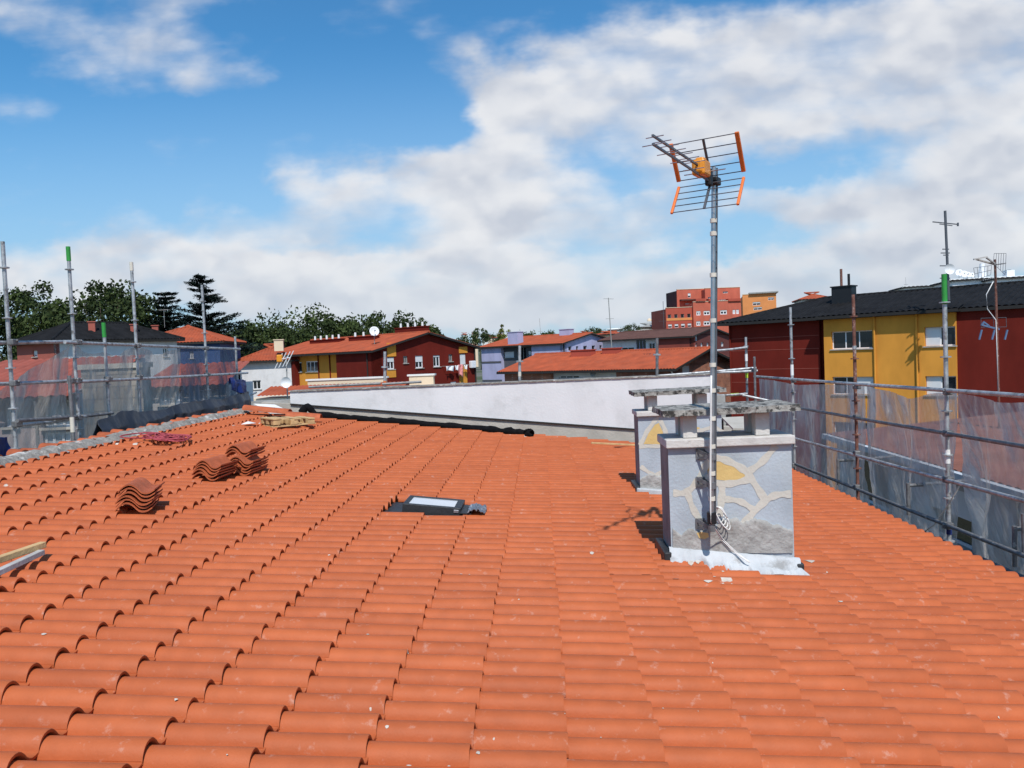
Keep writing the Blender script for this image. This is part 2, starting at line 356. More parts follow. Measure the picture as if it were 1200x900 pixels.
def attach(o, parent):
    o.parent = parent; o.matrix_parent_inverse = base_of(parent).inverted()
def tag(o, label=None, cat=None, group=None, kind=None):
    for k, v in (('label', label), ('category', cat), ('group', group), ('kind', kind)):
        if v: o[k] = v
    return o
def thing(name, label, cat, loc=(0, 0, 0), group=None):
    o = bpy.data.objects.new(name, None); COL.objects.link(o); o.location = loc; o.empty_display_size = .2
    return tag(o, label, cat, group)
def copy_tree(o, parent=None):
    c = o.copy(); COL.objects.link(c)
    if parent is not None: c.parent = parent
    for ch in list(o.children): copy_tree(ch, c)
    return c
def fbm(x, y, z=0., o=4): return mnoise.fractal(Vector((x, y, z)), 1.0, 2.0, o)

# ------------------------------------------------------------------ ground, street, hills
mb = MB(); S = 5000
mb.add([(-S, -S, 0), (S, -S, 0), (S, S, 0), (-S, S, 0)], [(0, 1, 2, 3)])
tag(mb.build('ground', ground_m), kind='structure')
def strip(name, x0, y0, x1, y1, z, m):
    q = MB().add([(x0, y0, z), (x1, y0, z), (x1, y1, z), (x0, y1, z)], [(0, 1, 2, 3)]).build(name, m); tag(q, kind='structure')
strip('street', 6.2, -40, 9.0, 60, .006, asphalt_m); strip('street', -9.5, -40, -7.0, 60, .006, asphalt_m)
q = MB().box((5.3, 10, .07), (1.8, 100, .13)).build('pavement', concrete_m); tag(q, kind='structure')
hm = MB(); nx, ny = 130, 26
for j in range(ny):
    for i in range(nx):
        x = -1900 + 3800 * i / (nx - 1); y = 750 + 1400 * j / (ny - 1)
        h = 17 + 10 * fbm(x / 420, y / 500, 3) + 4 * fbm(x / 70, y / 90, 9)
        e = min(1, j / 9); e = e * e * (3 - 2 * e); side = 12 * min(1, abs(x + 100) / 900)
        hm.v.append((x, y, -2 + e * (h + 3 + side + 8 * (j / ny))))
hm.f = [(j * nx + i, j * nx + i + 1, (j + 1) * nx + i + 1, (j + 1) * nx + i) for j in range(ny - 1) for i in range(nx - 1)]; hm.m = [0] * len(hm.f)
hills = hm.build('hills', hill_m, smooth=True); tag(hills, kind='structure')
def hill_z(x, y):
    i = min(nx - 2, max(0, int((x + 1900) / 3800 * (nx - 1)))); j = min(ny - 2, max(0, int((y - 750) / 1400 * (ny - 1))))
    return hm.v[j * nx + i][2]

# ------------------------------------------------------------------ the tiled roof under the camera
TAN = .12
def roof_z(x): return CZ - 1.65 - TAN * x
RX0, RX1, RY0, RY1 = -5.80, 4.10, -2.2, 15.25
CH1 = dict(x0=1.02, x1=2.02, y0=6.45, d=.42)
CH2 = dict(x0=1.18, x1=2.20, y0=9.70, d=.42)
home = thing('apartment_building', 'building under the viewer with a bright orange clay tiled roof sloping down to the right', 'building', (0, 6, 0))
prof = [(-.07, .004), (-.045, .020), (0.0, .036), (.07, .050), (.16, .059), (.27, .062), (.38, .059), (.47, .049), (.55, .034), (.61, .018), (.67, .007), (.76, .000), (.88, -.001), (.965, .004)]
PW, CL = .184, .4035
ps = np.array([p[0] * PW for p in prof]); pz = np.array([p[1] for p in prof]); npf = len(prof)
V = []; F = []; T = []
nrows = int((RY1 - RY0) / PW)
SKY = (-1.47, -.78, 7.44, 8.12)              # skylight footprint
cnt = 0; tr = random.Random(11)
for k in range(-15, 11):
    xe = .055 + CL * k
    for j in range(nrows + 1):
        y0 = 3.046 - 28 * PW + PW * j
        if y0 > RY1: continue
        xl = max(xe - CL - .05, RX0 - .02)
        if xe - xl < .1: continue
        xm = (xl + xe) / 2; ym = y0 + PW / 2
        if xe > SKY[0] + .12 and xl < SKY[1] - .05 and SKY[2] < ym < SKY[3]: continue
        lift = .032 + tr.gauss(0, .0022) + (.012 if tr.random() < .02 else 0); dx = tr.gauss(0, .005); dy = tr.gauss(0, .0022); tw = tr.gauss(0, .006); rl = tr.gauss(0, .010)
        tin = min(1, max(0, .5 + tr.gauss(0, .24))); x2 = xe + dx
        base = len(V)
        rows = []
        for (x, up, th) in ((xl, .002, 0), ((xl + x2) / 2, .5, 0), (x2 - .004, .985, 0), (x2, 1, -.003), (x2, 1, -.003), (x2 - .002, 1, -.016), (x2 - .10, .8, -.016)):
            zb = roof_z(x) - .062 + lift * up + th
            for q in range(npf):
                V.append((x, y0 + dy + ps[q] + (x - xm) * tw, zb + pz[q] + rl * (ps[q] - PW * .4))); T.append(tin)
        def rr(a, b):
            for q in range(npf - 1):
                F.append((base + a * npf + q, base + b * npf + q, base + b * npf + q + 1, base + a * npf + q + 1))
        rr(0, 1); rr(1, 2); rr(2, 3); rr(4, 5); rr(5, 6)
        # near edge of the roll
        b2 = len(V)
        for x, up in ((xl, 0), (x2, 1)):
            zb = roof_z(x) - .062 + lift * up
            for dz in (0, -.014): V.append((x, y0 + dy + ps[0] + (x - xm) * tw, zb + pz[0] + dz)); T.append(tin)
        F.append((b2, b2 + 1, b2 + 3, b2 + 2))
tm = MB(); tm.v = V; tm.f = F; tm.m = [0] * len(F); tm.t = T
roof = tm.build('roof', tile_m, home, smooth=True)
deck = MB().hexa([(RX0, RY0 - .3, roof_z(RX0) - .25), (RX1 - .1, RY0 - .3, roof_z(RX1 - .1) - .25), (RX1 - .1, RY1, roof_z(RX1 - .1) - .25), (RX0, RY1, roof_z(RX0) - .25),
                  (RX0, RY0 - .3, roof_z(RX0) - .075), (RX1 - .1, RY0 - .3, roof_z(RX1 - .1) - .075), (RX1 - .1, RY1, roof_z(RX1 - .1) - .075), (RX0, RY1, roof_z(RX0) - .075)])
deck.build('roof_deck', fascia_m, home)
wl = MB().hexa([(-5.75, -2.4, 0), (3.8, -2.4, 0), (3.8, 15.2, 0), (-5.75, 15.2, 0), (-5.75, -2.4, roof_z(-5.75) - .26), (3.8, -2.4, roof_z(3.8) - .26), (3.8, 15.2, roof_z(3.8) - .26), (-5.75, 15.2, roof_z(-5.75) - .26)])
wl.build('wall', yel_m, home)
# lumpy mortar along the high edge, with broken tile ends in it
mo = MB(); ny = 520
for j in range(ny):
    y = RY0 + (RY1 - RY0) * j / (ny - 1)
    for i, (dx, dz) in enumerate(((-.02, -.25), (-.02, .03), (.05, .075), (.12, .075), (.19, .05), (.24, -.03))):
        nn = fbm(y * 2.6, i * .9, 1) * .04 + fbm(y * 11, i * 3, 4) * .03
        mo.v.append((RX0 - .14 + dx * 1.25 + nn * .8, y, roof_z(RX0) + dz * .85 + (nn if i else 0)))
for j in range(ny - 1):
    for i in range(5): mo.f.append((j * 6 + i, j * 6 + i + 1, (j + 1) * 6 + i + 1, (j + 1) * 6 + i)); mo.m.append(0)
mo.build('mortar_ridge', mortar_m, home, smooth=True)
for j in range(54):
    te = MB()
    y = RY0 + .3 + j * .318 + tr.uniform(-.04, .04); x = RX0 - .1 + tr.uniform(-.05, .04); z = roof_z(RX0) + .035 + tr.uniform(-.02, .012)
    arc = [(math.cos(t) * .085, math.sin(t) * .06) for t in [math.pi * i / 6 for i in range(7)]]
    pl = [(x - .1, y + a, z + b) for a, b in arc] + [(x - .1, y + a * .8, z + b * .75) for a, b in reversed(arc)]
    te.prism(pl, (.2 + tr.uniform(-.04, .05), tr.uniform(-.02, .02), -.015)); te.t = [tr.random()] * len(te.v); te.build('verge_tile', stile_m, home)
gu = MB(); gz = roof_z(RX1) - .13
for i in range(9):
    t = math.pi + math.pi * i / 8
    for y in (RY0, RY1): gu.v.append((RX1 + .02 + .075 * math.cos(t), y, gz + .07 * math.sin(t)))
gu.f = [(2 * i, 2 * i + 1, 2 * i + 3, 2 * i + 2) for i in range(8)]; gu.m = [0] * 8
gu.build('gutter', lead_m, home, smooth=True)
# splashes of mortar and paint dropped on the tiles
sp = MB(); sr = random.Random(5)
def tile_top(x, y):
    k = math.ceil((x - .055) / CL - 1e-6); xe = .055 + CL * k; j = math.floor((y - 3.046 - ps[0]) / PW); s = y - 3.046 - j * PW
    return roof_z(x) - .062 + .032 * max(0, min(1, (x - (xe - CL - .05)) / (CL + .05))) + np.interp(s, ps, pz)
def splash(x, y, r, asp=1., n=9):
    c = []
    for i in range(n):
        t = 2 * math.pi * i / n; rr = r * sr.uniform(.55, 1.1)
        xx, yy = x + rr * math.cos(t) * asp, y + rr * math.sin(t); c.append((xx, yy, tile_top(xx, yy) + .004))
    b = len(sp.v); sp.v += c + [(x, y, tile_top(x, y) + .007)]
    for i in range(n): sp.f.append((b + i, b + (i + 1) % n, b + n)); sp.m.append(0)
for px, py, r, a in ((560, 876, .011, .8), (561, 884, .006, .6), (702, 855, .011, 1.1), (704, 860, .006, .6), (51, 741, .012, 1.2), (431, 740, .013, 1.1), (1160, 761, .009, 1), (988, 806, .007, 1), (646, 783, .008, 1.6), (526, 897, .007, 1), (980, 705, .035, 1.6), (958, 672, .03, 2.), (985, 701, .012, 1.8), (948, 655, .04, 1.2), (600, 665, .014, 1), (540, 670, .012, 1)):
    d = ray(px, py); yy = (1.65 - .03) / (-d.z - TAN * d.x); splash(d.x * yy, yy, r, a)
for i in range(90):
    d = ray(sr.uniform(0, 1200), sr.uniform(530, 900)); yy = 1.62 / (-d.z - TAN * d.x); x = d.x * yy
    if RX0 + .2 < x < 4.0 and yy < 15: splash(x, yy, sr.choice((.003, .003, .004, .005, .007)), sr.uniform(.7, 1.8), 7)
for i in range(90):                            # mortar spill near the ridge and round the chimneys
    if i < 45: x, y = sr.uniform(-5.6, -4.6), sr.uniform(4, 15)
    elif i < 75: x, y = sr.gauss(1.3, .55), sr.gauss(6.15, .28)
    else: x, y = sr.uniform(-1, 2), sr.uniform(14.5, 15.1)
    if CH1['x0'] < x < CH1['x1'] and y > 6.4: continue
    splash(x, min(y, 15.1), sr.uniform(.008, .03), sr.uniform(.8, 2.), 8)
sp.build('splashes', M('dried_mortar', (.52, .46, .40), .95, .2, 20.), home, smooth=True)['kind'] = 'stuff'

# ------------------------------------------------------------------ chimneys
def ribbon(mbq, pts, w, y, mi=0):              # painted band on a face that looks along -Y
    pts = [Vector((p[0], 0, p[1])) for p in pts]; fine = []
    for i in range(len(pts) - 1):              # Catmull-Rom for brushed curves
        p0 = pts[max(0, i - 1)]; p1 = pts[i]; p2 = pts[i + 1]; p3 = pts[min(len(pts) - 1, i + 2)]
        for q in range(8):
            t = q / 8; fine.append(.5 * ((2 * p1) + (p2 - p0) * t + (2 * p0 - 5 * p1 + 4 * p2 - p3) * t * t + (3 * p1 - p0 - 3 * p2 + p3) * t ** 3))
    fine.append(pts[-1]); vs = []
    for i, p in enumerate(fine):
        d = (fine[min(i + 1, len(fine) - 1)] - fine[max(0, i - 1)]).normalized(); n = Vector((-d.z, 0, d.x)); ww = w * (1 + .18 * math.sin(i * .9))
        vs += [(p.x + n.x * ww / 2, y, p.z + n.z * ww / 2), (p.x - n.x * ww / 2, y, p.z - n.z * ww / 2)]
    mbq.add(vs, [(2 * i, 2 * i + 1, 2 * i + 3, 2 * i + 2) for i in range(len(fine) - 1)], mi)
def chimney(spec, ztop_body, label, capt, pil, slab, paint, cement, side, flash):
    x0, x1, y0, dpt = spec['x0'], spec['x1'], spec['y0'], spec['d']
    t = thing('chimney', label, 'chimney', ((x0 + x1) / 2, y0 + dpt / 2, roof_z((x0 + x1) / 2)), None)
    zb0, zb1 = roof_z(x0) - .1, roof_z(x1) - .1
    b = MB().hexa([(x0, y0, zb0), (x1, y0, zb1), (x1, y0 + dpt, zb1), (x0, y0 + dpt, zb0), (x0, y0, ztop_body), (x1, y0, ztop_body), (x1, y0 + dpt, ztop_body), (x0, y0 + dpt, ztop_body)])
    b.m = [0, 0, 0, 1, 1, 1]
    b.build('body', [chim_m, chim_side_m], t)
    c = MB().box(((x0 + x1) / 2, y0 + dpt / 2 - .01, ztop_body + capt / 2), (x1 - x0 + .04, dpt + .08, capt)); c.build('cap', cap_m, t, bevel=.008)
    for px_ in (x0 + .19, x1 - .22):
        for py_ in (y0 + .055, y0 + dpt - .12):
            MB().box((px_, py_ + .03, ztop_body + capt + pil / 2), (.115, .13, pil - .004)).build('pillar', cap_m, t, bevel=.006)
    # weathered slab with a crumbly edge
    sx0, sx1, sy0, sy1 = x0 - .045, x1 + .055, y0 - .09, y0 + dpt + .1; sz = ztop_body + capt + pil; s_ = MB(); nx_, ny_ = 44, 20
    for lay, z in ((0, sz), (1, sz + slab)):
        for j in range(ny_):
            for i in range(nx_):
                x = sx0 + (sx1 - sx0) * i / (nx_ - 1); y = sy0 + (sy1 - sy0) * j / (ny_ - 1); e = 0
                if i in (0, nx_ - 1): x += fbm(y * 14, z * 9, 2) * .014
                if j in (0, ny_ - 1): y += fbm(x * 14, z * 9, 5) * .014
                zz = z + fbm(x * 9, y * 9, lay * 7) * .006 + ((x - sx0) * .012)
                s_.v.append((x, y, zz))
    o_ = nx_ * ny_
    for j in range(ny_ - 1):
        for i in range(nx_ - 1):
            a = j * nx_ + i; s_.f += [(a, a + nx_, a + nx_ + 1, a + 1), (o_ + a, o_ + a + 1, o_ + a + nx_ + 1, o_ + a + nx_)]
    ring = list(range(nx_)) + [j * nx_ + nx_ - 1 for j in range(1, ny_)] + [(ny_ - 1) * nx_ + i for i in range(nx_ - 2, -1, -1)] + [j * nx_ for j in range(ny_ - 2, 0, -1)]
    for i in range(len(ring)):
        a, b_2 = ring[i], ring[(i + 1) % len(ring)]; s_.f.append((a, b_2, o_ + b_2, o_ + a))
    s_.m = [0] * len(s_.f); s_.build('slab', lichen_m, t)
    paint(t, y0); cement(t, y0); flash(t, x0, x1, y0, dpt)
    return t
def face_px(y0):                                # pixel of a photo crop -> point on the chimney's front face
    def g(cx, cy):
        p = at(720 + cx / 3.4625, 420 + cy / 3.4625, y0); return (p.x, p.z)
    return g
def paint_front(t, y0):
    g = face_px(y0); p = MB()
    for pts, w in (([(238, 546), (290, 543), (335, 500), (372, 430), (400, 402)], .055), ([(296, 545), (322, 615), (372, 690)], .05), ([(436, 505), (436, 560), (425, 640)], .06),
                   ([(392, 400), (450, 412), (520, 448), (556, 490), (612, 574)], .058), ([(372, 470), (390, 500), (470, 508), (545, 490)], .055), ([(540, 462), (600, 418), (655, 352)], .055),
                   ([(448, 570), (510, 580), (562, 612)], .05), ([(522, 672), (596, 592), (650, 556), (716, 550)], .058)):
        ribbon(p, [g(*q) for q in pts], w, y0 - .0026 - .0004 * len(p.f) / 40)
    p.build('cream_band', cream_m, t)
    y = MB(); y.add([(*[g(*q)[0:1][0] for _ in (0,)], y0 - .0015, g(*q)[1]) for q in ((378, 470), (376, 440), (392, 418), (430, 418), (480, 436), (522, 462), (548, 492), (500, 497), (430, 494), (395, 488))], [tuple(range(10))]); y.build('yellow_leaf', yellowp_m, t); y = MB()
    y.add([(g(*q)[0], y0 - .0185, g(*q)[1]) for q in ((332, 706), (350, 702), (378, 706), (382, 722), (365, 731), (342, 727))], [tuple(range(6))])
    y.build('yellow_leaf', yellowp_m, t)
def paint_back(t, y0):
    g = face_px(y0); p = MB()
    for pts, w in (([(104, 352), (130, 300), (165, 252), (180, 245)], .05), ([(185, 250), (205, 290), (214, 350)], .05), ([(100, 358), (160, 356), (225, 358)], .045), ([(106, 438), (150, 468), (176, 470), (215, 436)], .05), ([(300, 258), (340, 330), (370, 420)], .05), ([(330, 300), (400, 280), (440, 300)], .05)):
        ribbon(p, [g(*q) for q in pts], w, y0 - .0026 - .0004 * len(p.f) / 40)
    p.build('cream_band', cream_m, t)
    y = MB(); y.add([(g(*q)[0], y0 - .0015, g(*q)[1]) for q in ((118, 348), (138, 305), (165, 268), (180, 262), (196, 296), (205, 348))], [tuple(range(6))]); y.build('yellow_leaf', yellowp_m, t); y = MB()
    y.add([(g(*q)[0], y0 - .0015, g(*q)[1]) for q in ((330, 278), (345, 280), (360, 306), (338, 312))], [tuple(range(4))])
    y.build('yellow_leaf', yellowp_m, t)
def cement_of(contour, bot):
    def f(t, y0):
        g = face_px(y0); c = MB(); pts = []
        for i in range(len(contour) - 1):
            (ax, ay_), (bx, by) = contour[i], contour[i + 1]
            for q in range(8): u = q / 8; pts.append((ax + (bx - ax) * u, ay_ + (by - ay_) * u + 15 * fbm((ax + (bx - ax) * u) / 40, y0 * 3) + 3 * fbm((ax + (bx - ax) * u) / 7, 4)))
        pts.append(contour[-1]); vs = []; K = 9
        for cx, cyy in pts:
            for k in range(K):
                px_, pz_ = g(cx, cyy + (bot + 6 - cyy) * k / (K - 1)); yy = y0 - .010 - (.006 * fbm(px_ * 16, pz_ * 16, 3) + .004 if k else 0)
                vs.append((px_, yy, pz_))
        n = len(pts); fs = []
        for i in range(n - 1):
            for k in range(K - 1): fs.append((i * K + k, i * K + k + 1, (i + 1) * K + k + 1, (i + 1) * K + k))
        c.add(vs, fs); o = len(c.v)
        c.add([(vs[i * K][0], y0, vs[i * K][2]) for i in range(n)], [])
        for i in range(n - 1): c.f.append((i * K, (i + 1) * K, o + i + 1, o + i)); c.m.append(0)
        c.build('cement_patch', cement_m, t, smooth=True)
    return f
def flash_front(t, x0, x1, y0, d):
    f = MB()                                      # pale mortar-and-lead apron stepping over the tiles
    n = 140; vs = []
    for i in range(n):
        x = x0 - .02 + (x1 - x0 + .06) * i / (n - 1); zz = roof_z(x)
        st_ = .065 if x < x0 + .42 else (.10 if x < x0 + .62 else .15)
        for yy, dz in ((y0 - .004, .115), (y0 - .03, .105), (y0 - .05, .035 + .012 * fbm(x * 9, 1)), (y0 - st_ - .035 * fbm(x * 10, 5) - .012 * fbm(x * 40, 2), .016 + .008 * fbm(x * 20, 2)), (y0 - st_ - .012 - .035 * fbm(x * 10, 5) - .012 * fbm(x * 40, 2), -.04)):
            vs.append((x + (.03 if yy < y0 - .1 and i > n - 8 else 0), yy, zz + dz))
    f.add(vs, [(i * 5 + k, i * 5 + k + 1, (i + 1) * 5 + k + 1, (i + 1) * 5 + k) for i in range(n - 1) for k in range(4)])
    f.build('apron', leadw_m, t, smooth=True)
    g = MB().box((x0 - .035, y0 + d / 2, roof_z(x0) + .0), (.06, d + .1, .16)); g.build('side_flashing', lead_m, t, bevel=.01)
    g = MB().box((x1 + .035, y0 + d / 2, roof_z(x1) + .0), (.06, d + .1, .14)); g.build('side_flashing', lead_m, t, bevel=.01)
def flash_back(t, x0, x1, y0, d):
    g = MB().box(((x0 + x1) / 2, y0 - .03, roof_z((x0 + x1) / 2) + .0), (x1 - x0 + .12, .1, .10), tilt=Matrix.Rotation(math.atan(TAN), 3, 'Y')); g.build('apron', leadw_m, t, bevel=.012)
    g = MB().box((x0 - .035, y0 + d / 2, roof_z(x0) + .0), (.06, d + .1, .14)); g.build('side_flashing', lead_m, t, bevel=.01)
c1 = chimney(CH1, CZ - .84, 'front painted chimney with yellow leaf mural, carrying the antenna mast', .07, .19, .05,
             paint_front, cement_of([(236, 690), (270, 715), (300, 695), (340, 706), (400, 690), (440, 652), (480, 640), (520, 664), (560, 650), (640, 668), (700, 690), (722, 704)], 782), None, flash_front)
c2 = chimney(CH2, CZ - .86, 'rear painted chimney half hidden behind the one with the mast', .06, .19, .05,
             paint_back, cement_of([(104, 486), (130, 474), (160, 470), (190, 478), (215, 470), (330, 474), (430, 482), (452, 486)], 532), None, flash_back)

# ------------------------------------------------------------------ antenna on the front chimney
mx0, my0 = at(835, 540, 6.26).x, 6.26
mt0, mt1 = at(834, 618, my0), at(836.5, 196, my0)
ant = thing('tv_antenna', 'tall aerial mast with orange tipped grid reflector, fixed to the front chimney', 'antenna', mt0)
MB().tube(mt0, mt1, .0185, 14).build('mast', alu_m, ant, smooth='auto')
MB().tube(mt0 + Vector((.031, .012, .05)), at(840, 197, my0 + .012), .0095, 10).build('cable_duct', aludk_m, ant, smooth='auto')
for py in (257, 272, 320, 373, 425, 455, 488, 521, 553, 583):
    p = mt0.lerp(mt1, (618 - py) / (618 - 196)); MB().tube(p - Vector((0, 0, .02)), p + Vector((0, 0, .012)), .027, 12).build('cable_tie', tie_m, ant, smooth='auto')
p = mt0.lerp(mt1, .025); MB().tube(p - Vector((0, 0, .04)), p + Vector((0, 0, .05)), .038, 10).build('tape_wrap', black_m, ant, smooth='auto')
for py in (534, 568, 619):
    p = mt0.lerp(mt1, (618 - py) / (618 - 196)); b = MB()
    b.box((p.x - .055, CH1['y0'] - .012, p.z), (.075, .008, .085))
    b.beam((p.x - .085, CH1['y0'] - .01, p.z + .030), (p.x, p.y, p.z - .005), .006, .03); b.beam((p.x - .085, CH1['y0'] - .01, p.z - .03), (p.x, p.y, p.z - .005), .006, .02); b.beam((p.x - .025, CH1['y0'] - .01, p.z + .02), (p.x, p.y, p.z), .006, .03); b.tube(p - Vector((0, 0, .025)), p + Vector((0, 0, .025)), .03, 12)
    b.build('wall_bracket', steeld_m, ant)
tip = at(765, 170.5, 5.15); root = mt0.lerp(mt1, .952); root = Vector((root.x, root.y, (root.z + tip.z) / 2 + .0)); tip.z = root.z + .035
bd = (tip - root).normalized(); sd = Vector((-bd.y, bd.x, 0)).normalized(); up = Vector((0, 0, 1)); BL = (tip - root).length
sd = -sd if sd.x < 0 else sd
def A(f, s, u): return root + bd * f + sd * s + up * u
bm_ = MB(); bm_.beam(A(-.06, 0, -.02), A(BL, 0, -.0), .014, .014); bm_.beam(A(.28, 0, .05), A(BL, 0, .055), .014, .014); bm_.build('boom', aludk_m, ant)
MB().box(A(.0, 0, 0), (.11, .09, .06), math.atan2(bd.y, bd.x)).build('mast_clamp', black_m, ant, bevel=.01)
MB().box(A(.12, 0, .01), (.06, .05, .13), math.atan2(bd.y, bd.x)).build('hinge_block', black_m, ant, bevel=.01)
bx = MB(); q = math.atan2(bd.y, bd.x); bx.box(A(.30, 0, .04), (.16, .10, .115), q); bx.box(A(.30, 0, .105), (.08, .07, .03), q); bx.box(A(.375, 0, .04), (.03, .075, .09), q); bx.build('dipole_box', orangebox_m, ant, bevel=.016)
for sgn, fw, hh in ((1, .17, .275), (-1, .20, -.25)):
    g = MB(); n = 5; w2 = .255
    for i in range(n):
        t = .10 + .9 * i / (n - 1); g.tube(A(.06 + fw * t, -w2, hh * t), A(.06 + fw * t, w2, hh * t), .0038, 6)
    g.beam(A(.06, 0, 0), A(.06 + fw, 0, hh), .018, .012)
    gr = g.build('reflector_grid', aludk_m, ant)
    for s in (-1, 1):
        e = MB(); e.beam(A(.06 + fw * .08, s * w2, hh * .08), A(.06 + fw * 1.03, s * w2, hh * 1.03), .034 if sgn > 0 else .022, .02, up=bd); e.build('end_bar', orange_m, gr, bevel=.006)
dr = MB()
for i in range(7):
    f = .46 + (BL - .5) * i / 6; dr.tube(A(f, -.085 + .004 * i, .055), A(f, .085 - .004 * i, .055), .0035, 6)
    if i % 2 == 0: dr.tube(A(f + .02, -.08, 0), A(f + .02, .08, 0), .0035, 6)
dr.tube(A(.22, -.16, .03), A(.22, .16, .03), .0045, 6); dr.build('director_rods', alu_m, ant)
co = MB(); cc = at(843.5, 603, CH1['y0'] - .06)
for k in range(4):
    co.path([(cc.x + (.030 + .009 * k) * math.cos(t + .3 * k) + .006 * k, cc.y - .010 * k + .012 * math.sin(2 * t + k), cc.z + (.062 + .011 * k) * math.sin(t) - .008 * k) for t in [2 * math.pi * i / 24 for i in range(25)]], .0045, 6)
co.build('cable_coil', cable_m, ant, smooth=True)
cb = MB()
for dx in (0, .018):
    pts = [at(833 + dx * 60, 440, my0 - .03), at(832 + dx * 60, 560, my0 - .03), at(833, 612, my0 - .045), at(845 + dx * 130, 632, CH1['y0'] - .03), at(862 + dx * 100, 648, CH1['y0'] - .05), at(878 + dx * 60, 659, CH1['y0'] - .10)]
    fine = []
    for i in range(len(pts) - 1):
        for q in range(5): fine.append(pts[i].lerp(pts[i + 1], q / 5))
    cb.path(fine + [pts[-1]], .0036, 6)
cb.build('coaxial_cable', cable_m, ant, smooth=True)

# ------------------------------------------------------------------ skylight
sk = thing('roof_window', 'dark framed skylight closed flush in the tiles', 'skylight', ((SKY[0] + SKY[1]) / 2, 7.8, roof_z(-1.1)))
tl_ = Matrix.Rotation(math.atan(TAN), 3, 'Y')
def on_roof(x, y, h): return Vector((x, y, roof_z(x) + h))
sx0, sx1, sy0, sy1 = -1.40, -.83, 7.55, 8.00; scx, scy = (sx0 + sx1) / 2, (sy0 + sy1) / 2
fr = MB()
for (x, y, w, d) in ((scx, sy0 + .025, sx1 - sx0, .05), (scx, sy1 - .025, sx1 - sx0, .05), (sx0 + .025, scy, .05, sy1 - sy0 - .1), (sx1 - .035, scy, .07, sy1 - sy0 - .1)):
    fr.box(on_roof(x, y, -.012), (w, d, .13), tilt=tl_)
fr.build('frame', lead_m, sk, bevel=.006)
MB().box(on_roof(scx - .01, scy, .034), (sx1 - sx0 - .11, sy1 - sy0 - .1, .02), tilt=tl_).build('pane', skyglass_m, sk)
MB().box(on_roof(sx1 - .04, sy0 - .004, .02), (.05, .012, .03), tilt=tl_).build('handle', alu_m, sk, bevel=.003)
fl = MB().box(on_roof(sx1 + .05, scy - .06, .012), (.12, .4, .012), tilt=tl_); fl.box(on_roof(sx0 - .1, scy, -.045), (.18, .5, .012), tilt=tl_); fl.build('flashing', lead_m, sk)
cr = MB(); nn = 14
for j in range(nn):
    for i in range(nn):
        u, v = i / (nn - 1), j / (nn - 1); x = sx1 + .07 + .17 * u + .03 * fbm(v * 3, 7); y = sy0 - .06 + .34 * v + .03 * fbm(u * 3, 2)
        cr.v.append((x, y, roof_z(x) + .035 + .03 * fbm(u * 5, v * 5, 2) + .035 * math.sin(u * 3.1) * (1 - v * .4)))
cr.f = [(j * nn + i, j * nn + i + 1, (j + 1) * nn + i + 1, (j + 1) * nn + i) for j in range(nn - 1) for i in range(nn - 1)]; cr.m = [0] * len(cr.f)
so_ = cr.build('lead_skirt', foil_m, sk); so_.modifiers.new('thick', 'SOLIDIFY').thickness = .006

# ------------------------------------------------------------------ spare tiles in stacks
def tile_mesh():
    b = MB(); n = 15; Lh, th = .21, .013; Wd = .285
    def pf(s): return .062 * math.sin(math.pi * min(1, s / .60)) ** .85 if s < .60 else -.012 * math.sin(math.pi * min(1, (s - .60) / .32)) + (.02 * max(0, (s - .90) / .10))
    for (y, lay) in ((-Lh, 0), (Lh, 0), (-Lh, 1), (Lh, 1)):
        for i in range(n):
            s = i / (n - 1); b.v.append((-Wd / 2 + Wd * s, y, pf(s) - th * lay))
    for i in range(n - 1): b.f += [(i, i + 1, n + i + 1, n + i), (2 * n + i, 3 * n + i, 3 * n + i + 1, 2 * n + i + 1), (i, 2 * n + i, 2 * n + i + 1, i + 1), (n + i, n + i + 1, 3 * n + i + 1, 3 * n + i)]
    b.f += [(0, n, 3 * n, 2 * n), (n - 1, 3 * n - 1, 4 * n - 1, 2 * n - 1)]; b.m = [0] * len(b.f)
    return b
ORD = ['lowest', 'second from the bottom', 'third from the bottom', 'fourth from the bottom', 'fifth from the bottom', 'sixth from the bottom']
t0 = None
def stack(x, y, z0, ang, n, where):
    global t0
    for i in range(n):
        o_ = ORD[i] if i < n - 1 else 'topmost'
        if t0 is None:
            tmb = tile_mesh(); tmb.t = [.5] * len(tmb.v); t0 = tmb.build('roof_tile', stile_m, smooth='auto'); o = t0
        else:
            o = t0.copy(); COL.objects.link(o)
        o.location = (x + .007 * i + tr.uniform(-.010, .010), y + .006 * i + tr.uniform(-.012, .012), z0 + .030 * i); o.rotation_euler = (tr.uniform(-.01, .01), math.atan(TAN) * .6, ang + tr.uniform(-.05, .05))
        tag(o, f'{o_} spare S shaped clay tile in the {where}', 'roof tile', 'spare clay tiles stacked on the roof')
stack(-3.53, 6.62, roof_z(-3.53) + .035, R(17), 6, 'small stack standing alone')
stack(-3.53, 8.25, roof_z(-3.62) + .035, R(-4), 5, 'front pile of the double stack')
stack(-3.36, 8.72, roof_z(-3.36) + .035, R(-6), 5, 'rear pile of the double stack')
stack(-3.42, 8.86, roof_z(-3.42) + .20, R(-5), 3, 'upper pile resting across the double stack')

def onr(px, py, h):
    d = ray(px, py); Y = (1.65 - h) / (-d.z - TAN * d.x); return Vector((d.x * Y, Y, roof_z(d.x * Y) + h))
